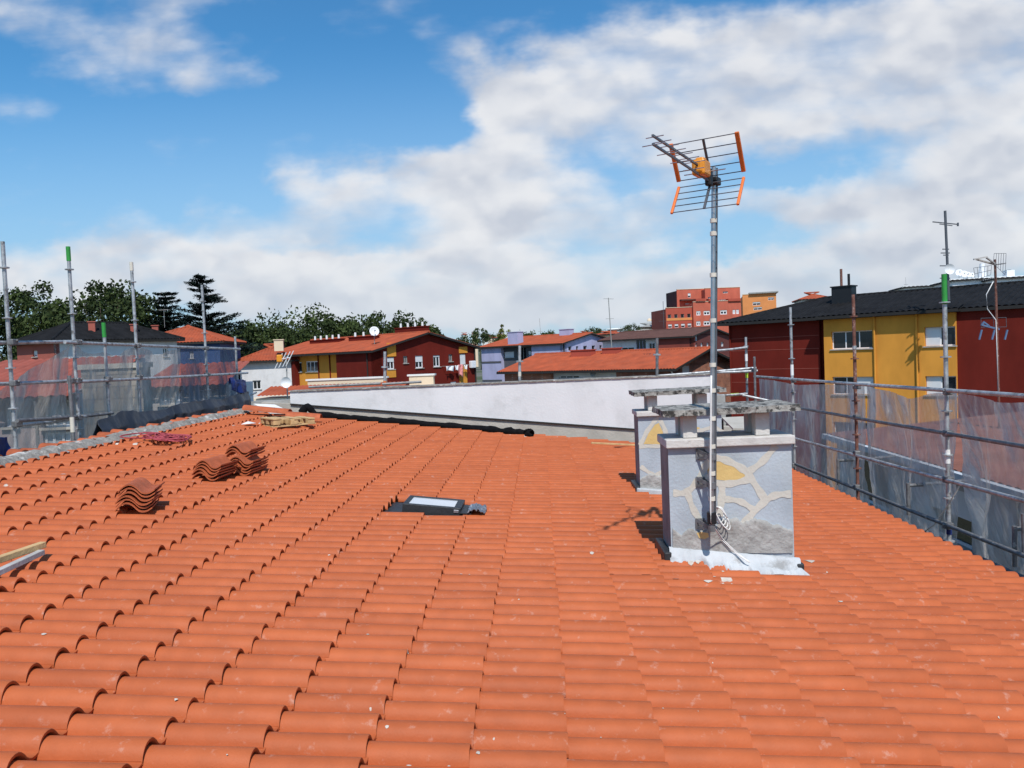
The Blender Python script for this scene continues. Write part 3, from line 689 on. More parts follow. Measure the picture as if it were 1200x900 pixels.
# ------------------------------------------------------------------ loose things on the roof
def plank(label, a, b, w, h, m):
    o = MB().beam(a, b, w, h).build('plank', m, bevel=.004); tag(o, label, 'plank')
pa, pb = onr(-55, 674, .075), onr(51, 638, .105)
plank('yellow pine batten lying on the tiles at the left edge', pa, pb, .05, .04, wood_m)
pa, pb = onr(-55, 695, .04), onr(49, 647, .075)
plank('weathered grey batten lying beside the yellow one', pa, pb, .045, .035, woodg_m)
pa, pb = at(693, 520, 14.1), at(746, 522.5, 14.35); pa.z = roof_z(pa.x) + .06; pb.z = roof_z(pb.x) + .06
plank('thin pale lath lying on tiles left of the rear chimney', pa, pb, .035, .03, wood_m)
pl = thing('wooden_pallet', 'small broken pine pallet lying near the far end of the roof', 'pallet', (-4.38, 13.35, roof_z(-4.38)))
pc = Vector((-4.38, 13.35, roof_z(-4.38) + .01)); pang = R(38)
def PL(a, b, c): return pc + Vector((a * math.cos(pang) - b * math.sin(pang), a * math.sin(pang) + b * math.cos(pang), c - TAN * a * .5))
for b_ in (-.26, .0, .26):
    for a in (-.30, 0, .30): MB().box(PL(a, b_, .085), (.12, .12, .085), pang).build('block', wood_m, pl, bevel=.004)
    MB().box(PL(0, b_, .032), (.76, .11, .02), pang).build('bottom_board', wood_m, pl)
for a in (-.31, -.16, .06, .3): MB().box(PL(a, 0, .139), (.12, .66, .02), pang).build('deck_board', wood_m, pl)
rp = MB(); rs = random.Random(3); pts = []
for i in range(560):
    t = i * .23; rad = .17 + .12 * math.sin(t * .37) + .05 * math.sin(t * 1.9); cx_ = -5.22 + .24 * math.sin(t * .021 + 1) + .05 * math.sin(t * .5)
    rad *= .72; x = cx_ + rad * math.cos(t) * 1.0; y = 10.45 + rad * math.sin(t + .6 * math.sin(t * .11)) * 1.4; pts.append((x, y, roof_z(x) + .045 + .055 * abs(math.sin(t * .53)) * (1 - min(1, rad / .4)) + .02))
rp.path(pts, .009, 5); tag(rp.build('rope', rope_m, smooth=True), 'tangled red rope heaped beside the mortar ridge', 'rope')
fb = MB(); n = 90; path = [(-4.72, 15.16), (-4.35, 15.22), (-3.5, 15.12), (-2.4, 15.14), (-1.3, 15.10), (-.62, 15.06), (-.30, 14.96), (-.22, 14.88)]
def interp(path, t):
    f = t * (len(path) - 1); i = min(int(f), len(path) - 2); u = f - i; return path[i][0] * (1 - u) + path[i + 1][0] * u, path[i][1] * (1 - u) + path[i + 1][1] * u
fp, fr_ = [], []
for i in range(n):
    t = i / (n - 1); x, y = interp(path, t); hump = .16 * math.exp(-((t - .055) / .035) ** 2)
    fp.append((x, y + .03 * fbm(t * 22, 3), roof_z(x) + .045 + hump + .014 * fbm(t * 30, 8))); fr_.append(max(.02, .068 + .026 * fbm(t * 26, 5) + (.05 if .86 < t < .985 else 0) * (.6 + .5 * fbm(t * 60, 1))))
fb.path(fp, fr_, 9); tag(fb.build('felt_strip', blackfelt_m, smooth=True), 'rumpled strip of black waterproof felt along the far roof edge', 'felt strip')
pn = MB().prism([at(297, 473, 15.5), at(322, 474, 15.5), at(342, 483, 15.0), at(316, 483, 15.0)], (0, 0, -.03)).build('panel', offwhite_m); tag(pn, 'white sheet lying at the far left corner of the roof', 'panel')
def ridge_tile(label, c, ang, ln, r):
    b = MB(); n = 9; b.t = []
    for e in (-.5, .5):
        for rr in (r, r - .014):
            for i in range(n):
                t = math.pi * i / (n - 1); lx = ln * e; ly = rr * math.cos(t); b.v.append((c.x + lx * math.cos(ang) - ly * math.sin(ang), c.y + lx * math.sin(ang) + ly * math.cos(ang), c.z + rr * math.sin(t) * .75 - TAN * lx * math.cos(ang)))
    for i in range(n - 1): b.f += [(i, i + 1, 2 * n + i + 1, 2 * n + i), (n + i, 3 * n + i, 3 * n + i + 1, n + i + 1), (i, n + i, n + i + 1, i + 1), (2 * n + i, 2 * n + i + 1, 3 * n + i + 1, 3 * n + i)]
    b.m = [0] * len(b.f); b.t = [.6] * len(b.v); o = b.build('ridge_tile', stile_m, smooth='auto'); tag(o, label, 'ridge tile')
ridge_tile('half round clay ridge tile lying behind the pallet', Vector((-4.35, 14.2, roof_z(-4.35) + .09)), R(4), .62, .12)
ridge_tile('half round clay ridge tile at the far end of the mortar ridge', Vector((-5.2, 14.7, roof_z(-5.2) + .09)), R(-6), .9, .12)
pp = MB(); pc2 = Vector((-4.9, 12.9, roof_z(-4.9) + .03)); pp.v = [(pc2.x + a, pc2.y + b, pc2.z + c) for a, b, c in ((-.09, -.08, .02), (.08, -.1, .03), (.11, .07, .02), (.0, .10, .045), (-.1, .06, .03), (0, 0, .06))]
pp.f = [(0, 1, 5), (1, 2, 5), (2, 3, 5), (3, 4, 5), (4, 0, 5)]; pp.m = [0] * 5; pob = pp.build('paper_scrap', offwhite_m); pob.modifiers.new('thick', 'SOLIDIFY').thickness = .004; tag(pob, 'crumpled white paper scrap on the tiles near the pallet', 'paper scrap')
# propped panel seen between the two chimneys
gp = thing('propped_panel', 'grey sheet propped on dark legs behind the front chimney', 'panel', (3.15, 13.0, roof_z(3.15)))
p1, p2, p3, p4 = at(846, 489, 13.3), at(882, 487.5, 13.3), at(889, 502, 12.7), at(859, 502, 12.7)
MB().prism([p1, p2, p3, p4], (0, 0, -.03)).build('sheet', concrete_m, gp)
for p in (p1, p2, p3, p4): MB().beam(p - Vector((0, 0, .03)), Vector((p.x, p.y, roof_z(p.x))), .04, .04, up=(0, 1, 0)).build('leg', black_m, gp)
MB().beam(p4 - Vector((0, 0, .06)), p3 - Vector((0, 0, .06)), .04, .06).build('crossbar', black_m, gp)
MB().beam(p4.lerp(p3, .25) + Vector((0, -.03, -.06)), p4.lerp(p3, .75) + Vector((0, -.03, -.06)), .02, .06).build('blue_strip', blue_m, gp)

# ------------------------------------------------------------------ white end wall of the next house in the row
WY = 15.75
wt = thing('row_house', 'next house in the row, showing its long white rendered end wall and grey base', 'house', (-1, 22, 0))
xl_, xr_ = at(340, 465, WY).x, at(838, 470, WY).x
zl, zr = at(340, 459.5, WY).z, at(838, 438.5, WY).z
ztop = (zl + zr) / 2
zbl, zbr = at(340, 473, WY).z, at(838, 509.5, WY).z
b = MB().hexa([(xl_, WY, zbl), (xr_, WY, zbr), (xr_, WY + .35, zbr), (xl_, WY + .35, zbl), (xl_, WY, ztop), (xr_, WY, ztop), (xr_, WY + .35, ztop), (xl_, WY + .35, ztop)]); b.build('end_wall', white_m, wt)
b = MB().hexa([(xl_ - .6, WY + .012, 5), (4.05, WY + .012, 5), (4.05, WY + .4, 5), (xl_ - .6, WY + .4, 5), (xl_ - .6, WY + .012, zbl + .05), (4.05, WY + .012, roof_z(4.05) + .42), (4.05, WY + .4, roof_z(4.05) + .42), (xl_ - .6, WY + .4, zbl + .05)]); b.build('base_wall', concrete_m, wt)
dl = MB(); dl.beam((xl_, WY - .012, zbl - .01), (xr_, WY - .012, zbr - .01), .03, .028); dl.build('drip_edge', fascia_m, wt)
cp = MB(); nseg = 46
for i in range(nseg):
    xa, xb = xl_ - .02 + (xr_ - xl_ + .04) * i / nseg, xl_ - .02 + (xr_ - xl_ + .04) * (i + 1) / nseg; dz = .012 * fbm(i * .7, 2)
    cp.box(((xa + xb) / 2, WY + .17 + .015 * fbm(i, 5), ztop + .010 + dz * .6), (xb - xa - .004, .40, .02 + abs(dz)))
cp.build('coping', mortar_m, wt)
MB().hexa([(xl_ - .6, WY + .42, 0), (xr_ + .3, WY + .42, 0), (xr_ + .3, WY + 9, 0), (xl_ - .6, WY + 9, 0), (xl_ - .6, WY + .42, ztop - .45), (xr_ + .3, WY + .42, ztop - .45), (xr_ + .3, WY + 9, ztop - .45), (xl_ - .6, WY + 9, ztop - .45)]).build('flat_roof', grey_m, wt)
b = MB().box((at(318, 470, WY).x, WY + .3, at(318, 470, WY).z - 2), (.95, .3, 4.0)); b.build('corner_pier', grey_m, wt)

# scaffold tubes standing and lying on that wall
def pole_on_wall(label, px, pytop, pybot, tape, m):
    Y = WY + .2; a, b_ = at(px, pybot, Y), at(px, pytop, Y); a.z = ztop + .03; t = thing('scaffold_tube', label, 'scaffold tube', a)
    MB().tube(a, b_, .03, 10).build('tube', m, t, smooth='auto'); c = a.lerp(b_, .55); MB().disc(c, b_ - a, .075, .03).build('collar', steel_m, t)
    for f, mm in tape: MB().tube(a.lerp(b_, f), a.lerp(b_, f + .13), .034, 10).build('tape', mm, t, smooth='auto')
pole_on_wall('grey scaffold tube with orange tape at its foot standing on the white wall', 451, 412, 451, [(.02, orange_m)], steel_m)
pole_on_wall('pale scaffold tube with rusty foot on the white wall, before the lilac house', 609, 405, 446, [(.12, tie_m)], steel_m)
pole_on_wall('dark scaffold tube with silver band on the white wall, before the low clay roof', 770, 396, 440, [(.45, alu_m)], steeld_m)
for label, a, b_ in (('long scaffold tube lying on the white wall, left of the taped upright', (362, 458), (446, 451)), ('short scaffold tube lying on the white wall, right of the taped upright', (448, 455), (494, 448))):
    a, b_ = at(*a, WY + .1), at(*b_, WY + .25); a.z = ztop + .075; b_.z = ztop + .085; tag(MB().tube(a, b_, .026, 9).build('scaffold_tube', steeld_m, smooth='auto'), label, 'scaffold tube')

# ------------------------------------------------------------------ scaffolds
def upright(t, a, b_, m, r=.024, collars=True, bands=()):
    a, b_ = Vector(a), Vector(b_); u = MB().tube(a, b_, r, 12).build('upright', m, t, smooth='auto')
    ln = (b_ - a).length; d = (b_ - a) / ln
    if collars:
        h = ln - .32
        while h > .2 and ln - h < 5:
            MB().disc(a + d * h, d, .058, .014).build('collar', m, u); h -= .5 if ln - h > 1.2 else .62
    for f0, f1, mm in bands: MB().tube(b_ - d * f1, b_ - d * f0, r + .005, 12).build('paint_band', mm, u, smooth='auto')
    return u
def rail(t, a, b_, m, r=.024, name='rail'):
    a, b_ = Vector(a), Vector(b_); mid = (a + b_) / 2 - Vector((0, 0, .006)); return MB().path([a, a.lerp(mid, .5), mid, mid.lerp(b_, .5), b_], r, 12).build(name, m, t, smooth='auto')
def couple(t, p, m=steeld_m):
    b = MB(); b.box(p, (.085, .10, .075), rng.uniform(-.3, .3)); b.tube(Vector(p) + Vector((-.06, 0, .01)), Vector(p) + Vector((.06, .02, .02)), .016, 8); b.build('coupler', m, t, bevel=.012)

LX = -6.55
ls = thing('scaffold', 'scaffold of grey tubes along the high left edge of the roof', 'scaffold', (LX, 11, 0))
lp = []
for (px, py, ptop, bands, X, m) in ((15, 500, (11, 282), (), LX, steel_m), (91, 500, (86.5, 288), ((0, .2, green_m),), LX, steel_m), (164, 480, (155, 307), ((.0, .14, tie_m),), LX, steel_m), (244, 460, (236, 334), (), LX, rust_m if 0 else steel_m)):
    q = atX(px, py, X); top = atX(*ptop, X); top = Vector((X + (top.x - X) * 0, q.y + (top.y - q.y) * .25, at(*ptop, q.y).z)); q2 = Vector((q.x, q.y, CZ - 6))
    lp.append((q, top)); upright(ls, q2, top, m, bands=bands)
q = atX(127, 470, LX - .0); upright(ls, (q.x, q.y, CZ - 5), (q.x, q.y, at(124, 378, q.y).z), steel_m, bands=((0, .22, green_m),))
q = atX(85, 500, LX + .35); upright(ls, (q.x, q.y, CZ - 5), (q.x, q.y, at(84, 440, q.y).z), steeld_m, collars=False, bands=((.55, .75, tie_m),))
q = atX(278, 440, LX); upright(ls, (q.x, q.y, CZ - 5), (q.x, q.y, at(278, 394, q.y).z), steel_m, collars=False)
q = atX(44, 510, LX - .9); upright(ls, (q.x, q.y, CZ - 6), (q.x, q.y, at(44, 470, q.y).z), steeld_m, collars=False)
RL = [((-60, 402), (96, 400)), ((76, 401), (281, 409)), ((-60, 452), (92, 446)), ((80, 448), (290, 437)), ((80, 489), (132, 484)), ((280, 468), (300, 460))]
for (a, b_), X in zip(RL, (LX - .05, LX + .05, LX - .05, LX + .06, LX + .05, LX)):
    pa, pb = atX(*a, X), atX(*b_, X); pa.z = at(*a, pa.y).z; rail(ls, pa, pb, steel_m if a[1] < 470 else steeld_m)
rail(ls, atX(18, 499, LX + .04), atX(92, 490, LX - .5), steel_m, name='transom'); rail(ls, atX(20, 493, LX + .3), atX(90, 488, LX + .1), steeld_m, name='transom'); rail(ls, atX(64, 491, LX + .1), atX(132, 484, LX), steel_m, name='transom')
for px, py in ((15, 401), (91, 401), (161, 405), (241, 408), (17, 449), (91, 446), (127, 444), (163, 442), (243, 439), (92, 489), (20, 497), (66, 490), (84, 446)):
    couple(ls, atX(px, py, LX + .05))
bdz = MB().box((LX - .45, 10.5, CZ - 2.6), (.8, 12, .05)); bdz.build('deck_boards', woodg_m, ls)

RX = 4.62
rsf = thing('scaffold', 'scaffold of dark tubes along the low right eave', 'scaffold', (RX, 10, 0))
for (px, py, ptop, bands, m, X, zb) in ((1111, 560, (1110, 321), ((0, .34, green_m), (2.0, 2.16, cable_m), (2.85, 2.98, blue_m)), steel_m, RX, 4), (1004, 520, (1003, 345), ((.75, .8, steel_m),), rust_m, RX, 4), (930, 500, (927, 360), ((1.05, 1.25, cable_m),), steel_m, RX, 4), (1300, 560, (1310, 250), (), steel_m, RX, 4)):
    q = atX(px, py, X); upright(rsf, (q.x, q.y, zb), (q.x, q.y, at(*ptop, q.y).z), m, bands=bands)
for pa, pb, m in (((884, 441), (1330, 473), steel_m), ((930, 477), (1330, 545), steeld_m), ((932, 514), (1330, 622), steel_m), ((932, 544), (1330, 703), steeld_m), ((930, 556), (1330, 735), steeld_m)):
    X = RX - .06; a, b_ = atX(*pa, X), atX(*pb, X); rail(rsf, a, b_, m)
for px, py in ((1004, 453), (930, 446), (1111, 459), (1004, 489), (930, 478), (1111, 508), (1004, 531), (1111, 562), (1004, 571), (1111, 616), (930, 515), (930, 545)): couple(rsf, atX(px, py, RX - .04))
for (px, py, x2) in ((1064, 569, 1.3), (982, 540, 1.2), (1189, 620, 1.2), (1200, 606, 1.2)):
    a = atX(px, py, RX + .02); b_ = a + Vector((0, 0, -.38)); MB().tube(a + Vector((0, 0, .03)), b_, .024, 10).build('bracket_post', steeld_m, rsf, smooth='auto'); rail(rsf, a, a + Vector((-.0 + 1.0, .25, 0)), steeld_m, name='transom')
for (px, py0, py1, Y, m, bands) in ((874, 395, 475, 16.5, steel_m, ((.35, .5, cable_m), (.65, .85, lime_m))), (884, 418, 480, 16.0, steeld_m, ())):
    a, b_ = at(px, py1, Y), at(px, py0, Y); upright(rsf, (a.x, a.y, 4), b_, m, collars=False, bands=bands)
for pa, pb, Y in (((770, 440.5), (886, 431), 16.4), ((838, 436.5), (888, 434.5), 16.3), ((838, 411), (876, 407.0), 16.5), ((838, 463.5), (876, 461.5), 16.5), ((870, 463), (935, 476), 15.6)):
    rail(rsf, at(*pa, Y), at(*pb, Y - .2), steel_m)
MB().tube(at(856, 462.8, 16.44), at(866, 462.2, 16.44), .031, 10).build('tape', lime_m, rsf, smooth='auto')
for px, py, Y in ((874, 407, 16.45), (884, 434, 16.1), (874, 435, 16.4), (874, 462, 16.4)): couple(rsf, at(px, py, Y))
MB().box((RX + .5, 6, roof_z(RX) - 1.5), (.9, 30, .05)).build('deck_boards', woodg_m, rsf)
tiew = MB().path([atX(1068, 634, RX - .03), atX(1095, 615, RX - .05), atX(1112, 590, RX - .03), atX(1124, 570, RX - .05)], .008, 6); tiew.build('rope_tie', tie_m, rsf, smooth=True)

# ------------------------------------------------------------------ nets and tarpaulins
def sheet(name, label, cat, P, nu, nv, m, group=None, thick=0., uvs=(1, 1), smooth=True):
    b = MB(); b.uv = []
    for j in range(nv):
        for i in range(nu):
            u, v = i / (nu - 1), j / (nv - 1); b.v.append(tuple(P(u, v))); b.uv.append((u * uvs[0], v * uvs[1]))
    b.f = [(j * nu + i, j * nu + i + 1, (j + 1) * nu + i + 1, (j + 1) * nu + i) for j in range(nv - 1) for i in range(nu - 1)]; b.m = [0] * len(b.f)
    o = b.build(name, m, smooth=smooth)
    if thick: o.modifiers.new('thick', 'SOLIDIFY').thickness = thick
    return tag(o, label, cat, group)
def net(label, tl_, tr_, bl_, br_, sag, amp, seed, m, out):
    tl_, tr_, bl_, br_ = map(Vector, (tl_, tr_, bl_, br_)); ln = (tr_ - tl_).length; ht = (tl_ - bl_).length
    def P(u, v):
        top = tl_.lerp(tr_, u); bot = bl_.lerp(br_, u); sg = sag * (math.sin(math.pi * u) ** 1.4) * (1 + .35 * math.sin(u * 11 + seed)) * (1 - v)
        p = top.lerp(bot, v) - Vector((0, 0, sg)); k = u * ln
        f = math.sin(k * 5.5 + 1.5 * v + seed + 1.2 * fbm(k * 1.3, v * .6, seed)) * .5 + fbm(k * 2.2 + v * 1.5, v * 1.1, seed) * .8 + fbm(k * 8 - v * 3, v * 2.2, seed + 4) * .28
        p.x += out * (.05 + amp * (.35 + .65 * v) * (f * .5 + .6)); p.y += amp * .4 * fbm(k * 2.2, v * 2, seed + 9)
        return p
    return sheet('debris_net', label, 'debris net', P, int(ln * 34) + 8, int(ht * 22) + 8, m, 'plastic debris sheets on the scaffolds', uvs=(ln, ht))
netR = [net_material('net_right_%d' % i, s, lo, hi, (.80, .76, .71), tl) for i, (s, lo, hi, tl) in enumerate(((1, .50, .97, -12), (2, .44, .97, 18), (3, .38, .96, 24)))]
netL = [net_material('net_left_%d' % i, s, lo, hi, (.60, .58, .55), tl) for i, (s, lo, hi, tl) in enumerate(((5, .44, .90, -42), (6, .42, .90, 8), (7, .44, .92, -8)))]
X = RX + .10
net('hazy plastic sheet on the right scaffold, behind the front chimney', atX(884, 444, X), atX(1003, 452, X), atX(884, 560, X), atX(1003, 606, X), .05, .24, 3, netR[0], 1)
net('hazy plastic sheet on the right scaffold, sagging before the ochre bay', atX(1005, 452, X), atX(1109, 460, X), atX(1005, 610, X), atX(1109, 672, X), .10, .28, 8, netR[1], 1)
net('hazy plastic sheet on the right scaffold, nearest and reaching out of frame', atX(1112, 461, X), atX(1330, 476, X), atX(1112, 680, X), atX(1330, 800, X), .08, .30, 12, netR[2], 1)
X = LX - .12
net('wrinkled plastic sheet at the far left of the scaffold, over the red roof', atX(-70, 500, X), atX(92, 403, X), atX(-70, 580, X), atX(92, 545, X), .02, .2, 4, netL[0], -1)
net('grey plastic sheet on the left scaffold before the stone wall', atX(93, 404, X), atX(163, 406, X), atX(93, 540, X), atX(163, 520, X), .16, .2, 6, netL[1], -1)
net('grey plastic sheet on the left scaffold behind the charcoal tarpaulin', atX(164, 406, X), atX(217, 408, X), atX(164, 520, X), atX(217, 500, X), .10, .2, 9, netL[2], -1)
bagm = net_material('glossy_plastic', 14, .40, .95, (.20, .22, .27), 30)
net('dark glossy plastic sheet at the far end of the left scaffold', atX(216, 408, X), atX(280, 410, X), atX(216, 500, X), atX(282, 475, X), .02, .08, 15, bagm, -1)
def tarp(label, a, b_, hang, m, seed, fold=.10, back=.5):
    a, b_ = Vector(a), Vector(b_); ln = (b_ - a).length
    def P(u, v):
        p = a.lerp(b_, u); k = u * ln; h = hang * (.85 + .3 * fbm(k * .9, seed, 2)); g = fbm(k * 2.1 + .4 * v, v * .7, seed); g2 = fbm(k * 6.5 + v, v * 1.2, seed + 3)
        t_ = (v - .35) / .65 if v > .35 else (.35 - v) / .35
        roll = math.cos(min(1, t_ * 2.5) * math.pi / 2)
        p.z += fold * .5 * roll - t_ ** 1.15 * (h if v > .35 else back * (.85 + .3 * g)) + .035 * g * roll - .07 * abs(math.sin(k * 1.25 + seed)) * roll
        p.x += (1 if v > .35 else -1) * fold * .55 * (1 - roll) + (.06 * g + .022 * g2 + .03 * math.sin(k * 5 + 2 * g)) * (.3 + t_); p.y += .03 * g2
        return p
    sheet('tarpaulin', label, 'tarpaulin', P, 150, 44, m, None, .006)
tarp('charcoal tarpaulin rumpled over the low rail of the left scaffold', atX(114, 494, LX + .12), atX(292, 461, LX + .12), .42, tarp_m, 2.3, .13, .6)
tarp('blue tarpaulin bunched at the far end of the left scaffold', atX(270, 440, LX + .1), atX(288, 447, LX + .1), .36, blue_m, 5.1, .05, .2)
tarp('dark blue tarpaulin at the frame edge, low on the left scaffold', atX(-60, 512, LX - .1), atX(10, 510, LX - .1), .6, blue_m, 7.7, .03, .1)

# ------------------------------------------------------------------ building kit
class Fac:                                       # a vertical facade plane; s runs to the right seen from outside
    def __init__(s, x, y, ang):
        s.O = Vector((x, y, 0)); s.u = Vector((math.cos(ang), math.sin(ang), 0)); s.n = Vector((math.sin(ang), -math.cos(ang), 0)); s.ang = ang
    def sz(s, px, py):
        d = ray(px, py); den = d.x * s.u.y - d.y * s.u.x; Y = (s.O.x * s.u.y - s.O.y * s.u.x) / den
        p = d * Y; return (p.x - s.O.x) * s.u.x + (p.y - s.O.y) * s.u.y, p.z + CZ
    def P(s, a, z, out=0.): q = s.O + s.u * a + s.n * out; return Vector((q.x, q.y, z))
def wall(t, F, s0, s1, z0, z1, m, ops=(), out=0., thick=.3, gable=None, name='wall', rev=.2):
    b = MB(); xs = sorted({s0, s1, *[o[0] for o in ops], *[o[1] for o in ops]}); zs = sorted({z0, z1, *[o[2] for o in ops], *[o[3] for o in ops]})
    for i in range(len(xs) - 1):
        for j in range(len(zs) - 1):
            cx, cz = (xs[i] + xs[i + 1]) / 2, (zs[j] + zs[j + 1]) / 2
            if any(o[0] < cx < o[1] and o[2] < cz < o[3] for o in ops): continue
            b.add([F.P(xs[i], zs[j], out), F.P(xs[i + 1], zs[j], out), F.P(xs[i + 1], zs[j + 1], out), F.P(xs[i], zs[j + 1], out)], [(0, 1, 2, 3)])
    for (a, c, d, e) in ops:
        q = [F.P(a, d, out), F.P(c, d, out), F.P(c, e, out), F.P(a, e, out)]; r = [F.P(a, d, out - rev), F.P(c, d, out - rev), F.P(c, e, out - rev), F.P(a, e, out - rev)]
        b.add(q + r, [(0, 1, 5, 4), (1, 2, 6, 5), (2, 3, 7, 6), (3, 0, 4, 7)])
    if gable: b.add([F.P(s0, z1, out), F.P(s1, z1, out), F.P(gable[0], gable[1], out)], [(0, 1, 2)])
    q = [F.P(s0, z0, out), F.P(s1, z0, out), F.P(s1, z1, out), F.P(s0, z1, out), F.P(s0, z0, out - thick), F.P(s1, z0, out - thick), F.P(s1, z1, out - thick), F.P(s0, z1, out - thick)]
    b.add(q, [(0, 3, 7, 4), (1, 5, 6, 2), (3, 2, 6, 7)])
    return b.build(name, m, t)
def window(t, F, o, out=0., rev=.2, panes=2, shut=0., glass=None, fw=.07, sill=True, fm=None):
    a, c, d, e = o; y = out - rev + .03; b = MB(); ang = F.ang; fm = fm or frame_m
    def bar(x0, x1, z0, z1): b.box(F.P((x0 + x1) / 2, (z0 + z1) / 2, y), (x1 - x0, .06, z1 - z0), ang)
    bar(a, a + fw, d, e); bar(c - fw, c, d, e); bar(a + fw, c - fw, d, d + fw); bar(a + fw, c - fw, e - fw, e)
    for i in range(1, panes): x = a + (c - a) * i / panes; bar(x - fw * .5, x + fw * .5, d + fw, e - fw)
    f = b.build('window', fm, t)
    MB().box(F.P((a + c) / 2, (d + e) / 2, y - .01), (c - a - fw, .02, e - d - fw), ang).build('pane', glass or glass_m, f)
    if shut: MB().box(F.P((a + c) / 2, e - (e - d) * shut / 2, y + .05), (c - a - .02, .03, (e - d) * shut), ang).build('shutter', shutter_m, f)
    if sill: MB().box(F.P((a + c) / 2, d - .03, out + .02), (c - a + .16, .14, .06), ang).build('sill', concrete_m, f)
    return f
def roof_slope(b, e0, e1, upv, hl=0., hr=0., pitch=.24, amp=.03, mi=0):
    """rolls of tiles running up the slope from eave e0-e1; hl / hr: share of the eave taken by a hip at each end"""
    e0, e1, upv = Vector(e0), Vector(e1), Vector(upv); ln = (e1 - e0).length; nrm = (e1 - e0).cross(upv).normalized()
    if nrm.z < 0: nrm = -nrm
    n = max(2, int(ln / pitch)); base = len(b.v); k = n * 4 + 1
    for i in range(k):
        s = i / (k - 1); v = 1.0
        if hl > 0: v = min(v, s / hl)
        if hr > 0: v = min(v, (1 - s) / hr)
        off = nrm * (amp * (abs(math.sin(math.pi * i / 4)) * 1.6 - .4)); p = e0.lerp(e1, s)
        b.v += [tuple(p + off), tuple(p + upv * max(v, 0) + off)]
    b.f += [(base + 2 * i, base + 2 * i + 2, base + 2 * i + 3, base + 2 * i + 1) for i in range(k - 1)]; b.m += [mi] * (k - 1)
def gable_roof(t, F, s0, s1, depth, ze, zr, m, over=.45, pitch=.24, amp=.03, name='roof', along=True):
    """ridge runs parallel to F (along) over a depth behind it; gables at both ends"""
    b = MB(); f_ = (zr - ze) / (depth / 2); zo = ze - over * f_
    A0, A1 = F.P(s0 - over, zo, over), F.P(s1 + over, zo, over); R0, R1 = F.P(s0 - over, zr, -depth / 2), F.P(s1 + over, zr, -depth / 2); B0, B1 = F.P(s0 - over, zo, -depth - over), F.P(s1 + over, zo, -depth - over)
    roof_slope(b, A0, A1, R0 - A0, pitch=pitch, amp=amp); roof_slope(b, B1, B0, R1 - B1, pitch=pitch, amp=amp)
    th = Vector((0, 0, -.20)); b.add([A0 + th, A1 + th, R1 + th, R0 + th, B1 + th, B0 + th], [(3, 2, 1, 0), (5, 4, 2, 3)], 1)
    dn = Vector((0, 0, -.02))
    for p, q in ((A0, A1), (B0, B1), (A0, R0), (A1, R1), (B0, R0), (B1, R1)): b.add([p + dn, q + dn, q + th, p + th], [(0, 1, 2, 3)], 1)
    r = b.build(name, [m, fascia_m], t)
    rc = MB(); n = int((R1 - R0).length / .45)
    for i in range(n): p, q = R0.lerp(R1, i / n), R0.lerp(R1, (i + 1.1) / n); rc.tube(p + Vector((0, 0, .0)), q + Vector((0, 0, .015)), .12, 8)
    rc.build('ridge_cap', m, r, smooth='auto')
    return r
def hip_roof(t, F, s0, s1, depth, ze, zr, m, over=.45, pitch=.24, amp=.03, hip=None):
    b = MB(); s0 -= over; s1 += over; dp = depth + 2 * over; hip = hip or dp / 2; ln = s1 - s0
    A0, A1, B0, B1 = F.P(s0, ze, over), F.P(s1, ze, over), F.P(s0, ze, -depth - over), F.P(s1, ze, -depth - over)
    R0, R1 = F.P(s0 + hip, zr, -depth / 2), F.P(s1 - hip, zr, -depth / 2); up = F.n * (-dp / 2) + Vector((0, 0, zr - ze)); h = hip / ln
    roof_slope(b, A0, A1, up, h, h, pitch, amp); roof_slope(b, B1, B0, F.n * (dp / 2) + Vector((0, 0, zr - ze)), h, h, pitch, amp)
    roof_slope(b, B0, A0, F.u * hip + Vector((0, 0, zr - ze)), .5, .5, pitch, amp); roof_slope(b, A1, B1, -F.u * hip + Vector((0, 0, zr - ze)), .5, .5, pitch, amp)
    th = Vector((0, 0, -.2)); b.add([A0 + th, A1 + th, B1 + th, B0 + th], [(3, 2, 1, 0)], 1); dn = Vector((0, 0, -.02))
    for p, q in ((A0, A1), (A1, B1), (B1, B0), (B0, A0)): b.add([p + dn, q + dn, q + th, p + th], [(0, 1, 2, 3)], 1)
    r = b.build('roof', [m, fascia_m], t); rc = MB()
    for p0, p1 in ((R0, R1), (A0, R0), (A1, R1), (B0, R0), (B1, R1)):
        n = max(3, int((p1 - p0).length / .45))
        for i in range(n): rc.tube(p0.lerp(p1, i / n), p0.lerp(p1, min(1, (i + 1.08) / n)) + Vector((0, 0, .012)), .11, 8)
    rc.build('ridge_cap', m, r, smooth='auto')
    return r
def block(t, F, s0, s1, depth, z0, z1, m, front=0.01, name='rear_walls'):
    b = MB(); q = []
    for z in (z0, z1):
        for s, o in ((s0, -front), (s1, -front), (s1, -depth), (s0, -depth)): q.append(F.P(s, z, o))
    return b.hexa(q).build(name, m, t)
def rect(F, x0, y0, x1, y1):                     # opening from two opposite pixels on the facade
    a, b = F.sz(x0, y0), F.sz(x1, y1); return (min(a[0], b[0]), max(a[0], b[0]), min(a[1], b[1]), max(a[1], b[1]))
def roof_stack(t, c, d, ang, m, pots=0, name='chimney_stack'):
    s = MB().box(c, d, ang); s.box((c[0], c[1], c[2] + d[2] / 2 + .04), (d[0] + .14, d[1] + .14, .08), ang); o = s.build(name, m, t)
    for i in range(pots):
        f = (i + .5) / pots - .5; x, y = c[0] + f * d[0] * math.cos(ang), c[1] + f * d[0] * math.sin(ang); MB().tube((x, y, c[2] + d[2] / 2 + .08), (x, y, c[2] + d[2] / 2 + .5), .12, 8, .10).build('chimney_pot', cable_m if i % 2 else frame_m, o)
    return o
